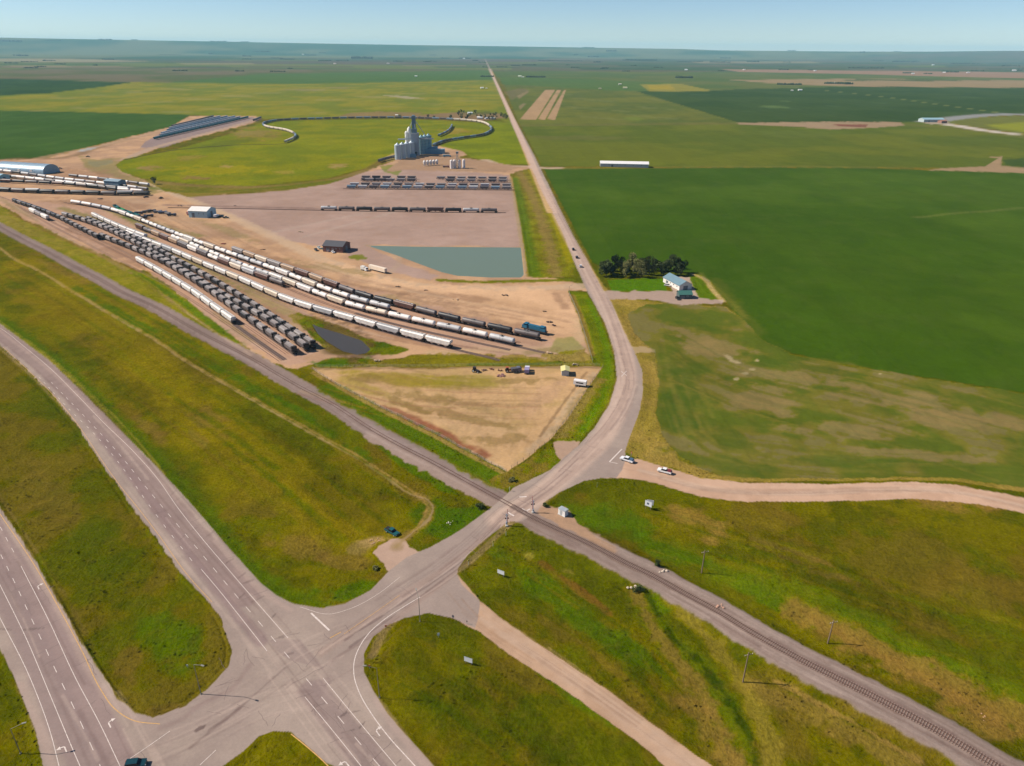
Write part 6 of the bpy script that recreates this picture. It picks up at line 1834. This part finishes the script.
for i, (px, py, s, rgb) in enumerate(farms):
    x, y = at(px, py); z = gz(x, y)
    s2 = s * max(1, math.hypot(x, y) / 3500) * .85
    where = 'in the shelter belt' if 395 < px < 500 and py > 110 else ('close to the north road' if 480 < px < 530 and py > 72 else 'on the far plain')
    shed(f'{"white" if min(rgb) > 215 else "pale"} farm building {where}, {int(px / 10.24)} percent across, {int(py / 7.66)} percent down', (x, y, z), rad((i * 37) % 60 - 30), s2 * 1.5, s2, s2 * .35, s2 * .55, rgb, tuple(min(255, v + 8) for v in rgb), 'farm_building', 'farm building', door=False, windows=0, group='farm buildings on the plain')
x, y = at(931, 121.8); shed('low blue roofed shed beside the grey curving track on the right', (x, y, 0), .05, 50, 24, 6, 9, (176, 190, 190), (150, 184, 196), 'blue_roofed_shed', 'shed', windows=0)
x, y = at(942, 123); shed('small brown shed right of the low blue roofed shed', (x, y, 0), .3, 16, 12, 5, 7, (150, 110, 96), (170, 120, 100), windows=0)

# ------------------------------------------------------------------ grass tufts on the near verges
def tufts():
    rr = np.random.RandomState(4)
    n = 36000
    r = np.sqrt(rr.uniform(100 ** 2, 430 ** 2, n * 3)); a = np.radians(rr.uniform(-46, 46, n * 3))
    X, Y = r * np.sin(a), r * np.cos(a)
    px, py = project(X, Y)
    k = (px > -40) & (px < 1064) & (py < 800); X, Y = X[k][:n], Y[k][:n]
    col, zone, z = evaluate(X, Y)
    dens = fbm(X, Y, 9, 3, 77)
    k = (zone == GR) & (dens > .4)
    k2 = np.zeros_like(k)
    k &= np.hypot(X - at(640, 285)[0], Y - at(640, 285)[1]) > 25
    X, Y, z, col = X[k], Y[k], z[k], col[k]
    m = len(X)
    s = rr.uniform(.1, .28, m) * (1 + .6 * (dens[k] > .6))
    vs = []; fs = []; cs = []
    V = np.zeros((m, 8, 3)); C = np.zeros((m, 8, 4))
    for q in range(2):
        th = rr.uniform(0, math.pi, m); dx, dy = np.cos(th) * s, np.sin(th) * s; h = s * rr.uniform(.3, .7, m)
        lx, ly = rr.uniform(-.3, .3, m) * s, rr.uniform(-.3, .3, m) * s
        V[:, 4 * q + 0] = np.stack([X - dx, Y - dy, z - .1], 1); V[:, 4 * q + 1] = np.stack([X + dx, Y + dy, z - .1], 1)
        V[:, 4 * q + 2] = np.stack([X + dx * .8 + lx, Y + dy * .8 + ly, z + h], 1); V[:, 4 * q + 3] = np.stack([X - dx * .8 + lx, Y - dy * .8 + ly, z + h], 1)
    C[:, :, :3] = (col * rr.uniform(.5, 1.25, (m, 1)))[:, None, :]; C[:, :, 3] = 1
    me = D.meshes.new('grass_tufts')
    F_ = (np.arange(m * 2)[:, None] * 4 + np.arange(4)[None, :])
    me.vertices.add(m * 8); me.vertices.foreach_set('co', V.reshape(-1).astype(np.float32))
    me.loops.add(m * 8); me.loops.foreach_set('vertex_index', F_.reshape(-1).astype(np.int32))
    me.polygons.add(m * 2); me.polygons.foreach_set('loop_start', (np.arange(m * 2) * 4).astype(np.int32))
    ca = me.color_attributes.new('Col', 'FLOAT_COLOR', 'POINT'); ca.data.foreach_set('color', C.reshape(-1).astype(np.float32))
    me.update(calc_edges=True); me.validate()
    mt, nt, N, Lk, B = newmat('tuft'); at_ = N.new('ShaderNodeAttribute'); at_.attribute_name = 'Col'
    Lk.new(at_.outputs['Color'], B.inputs['Base Color']); B.inputs['Roughness'].default_value = .9; B.inputs['Specular IOR Level'].default_value = .1
    up = N.new('ShaderNodeCombineXYZ'); up.inputs[0].default_value = -.3; up.inputs[2].default_value = 1; Lk.new(up.outputs[0], B.inputs['Normal'])
    me.materials.append(mt)
    o = D.objects.new('grass_tufts', me); COL.objects.link(o)
    stuff(o, 'rough grass tufts growing on the verges beside the roads', 'grass')


tufts()

# ------------------------------------------------------------------ air, light, camera
hz = MB().box(0, 0, 170, 56500, 56500, 344)
m = D.materials.new('haze'); m.use_nodes = True; nt = m.node_tree; nt.nodes.clear()
out = nt.nodes.new('ShaderNodeOutputMaterial'); pv = nt.nodes.new('ShaderNodeVolumePrincipled')
pv.inputs['Color'].default_value = (.42, .78, 1.0, 1); pv.inputs['Density'].default_value = 3.3e-5; pv.inputs['Anisotropy'].default_value = 0
nt.links.new(pv.outputs[0], out.inputs['Volume'])
ho = hz.build('haze', m); stuff(ho, 'thin blue haze over the far plain', 'haze')

sc = bpy.context.scene
SUN_EL = 42.0
SUN_AZ = 274.0   # compass-style, clockwise from +Y: sun stands to the left
w = D.worlds.new('World'); sc.world = w; w.use_nodes = True
N = w.node_tree.nodes; Lk = w.node_tree.links
sky = N.new('ShaderNodeTexSky'); sky.sky_type = 'NISHITA'; sky.sun_disc = False
sky.sun_elevation = rad(SUN_EL); sky.sun_rotation = rad(SUN_AZ)
sky.air_density = 1.0; sky.dust_density = 0.0; sky.ozone_density = 5.0; sky.altitude = 2500
bg = N['Background']; bg.inputs['Strength'].default_value = .072
Lk.new(sky.outputs[0], bg.inputs['Color'])
sl = D.lights.new('sun', 'SUN'); sl.energy = 5.0; sl.angle = rad(.5); sl.color = (1, .90, .77)
so = D.objects.new('sun', sl); COL.objects.link(so)
d = Vector((math.sin(rad(SUN_AZ)) * math.cos(rad(SUN_EL)), math.cos(rad(SUN_AZ)) * math.cos(rad(SUN_EL)), math.sin(rad(SUN_EL))))
so.rotation_euler = d.to_track_quat('Z', 'Y').to_euler()

cam = D.cameras.new('camera'); cam.sensor_width = 36; cam.lens = 36 * F / 1024; cam.clip_start = 1; cam.clip_end = 200000
co = D.objects.new('camera', cam); COL.objects.link(co)
R3 = Matrix(((_r[0], _u[0], -_f[0]), (_r[1], _u[1], -_f[1]), (_r[2], _u[2], -_f[2])))
co.matrix_world = Matrix.Translation((0, 0, H)) @ R3.to_4x4()
sc.camera = co
sc.view_settings.view_transform = 'Standard'; sc.view_settings.look = 'None'
sc.view_settings.exposure = .6; sc.view_settings.gamma = 1
sc.cycles.max_bounces = 6; sc.cycles.volume_bounces = 3; sc.cycles.use_denoising = True
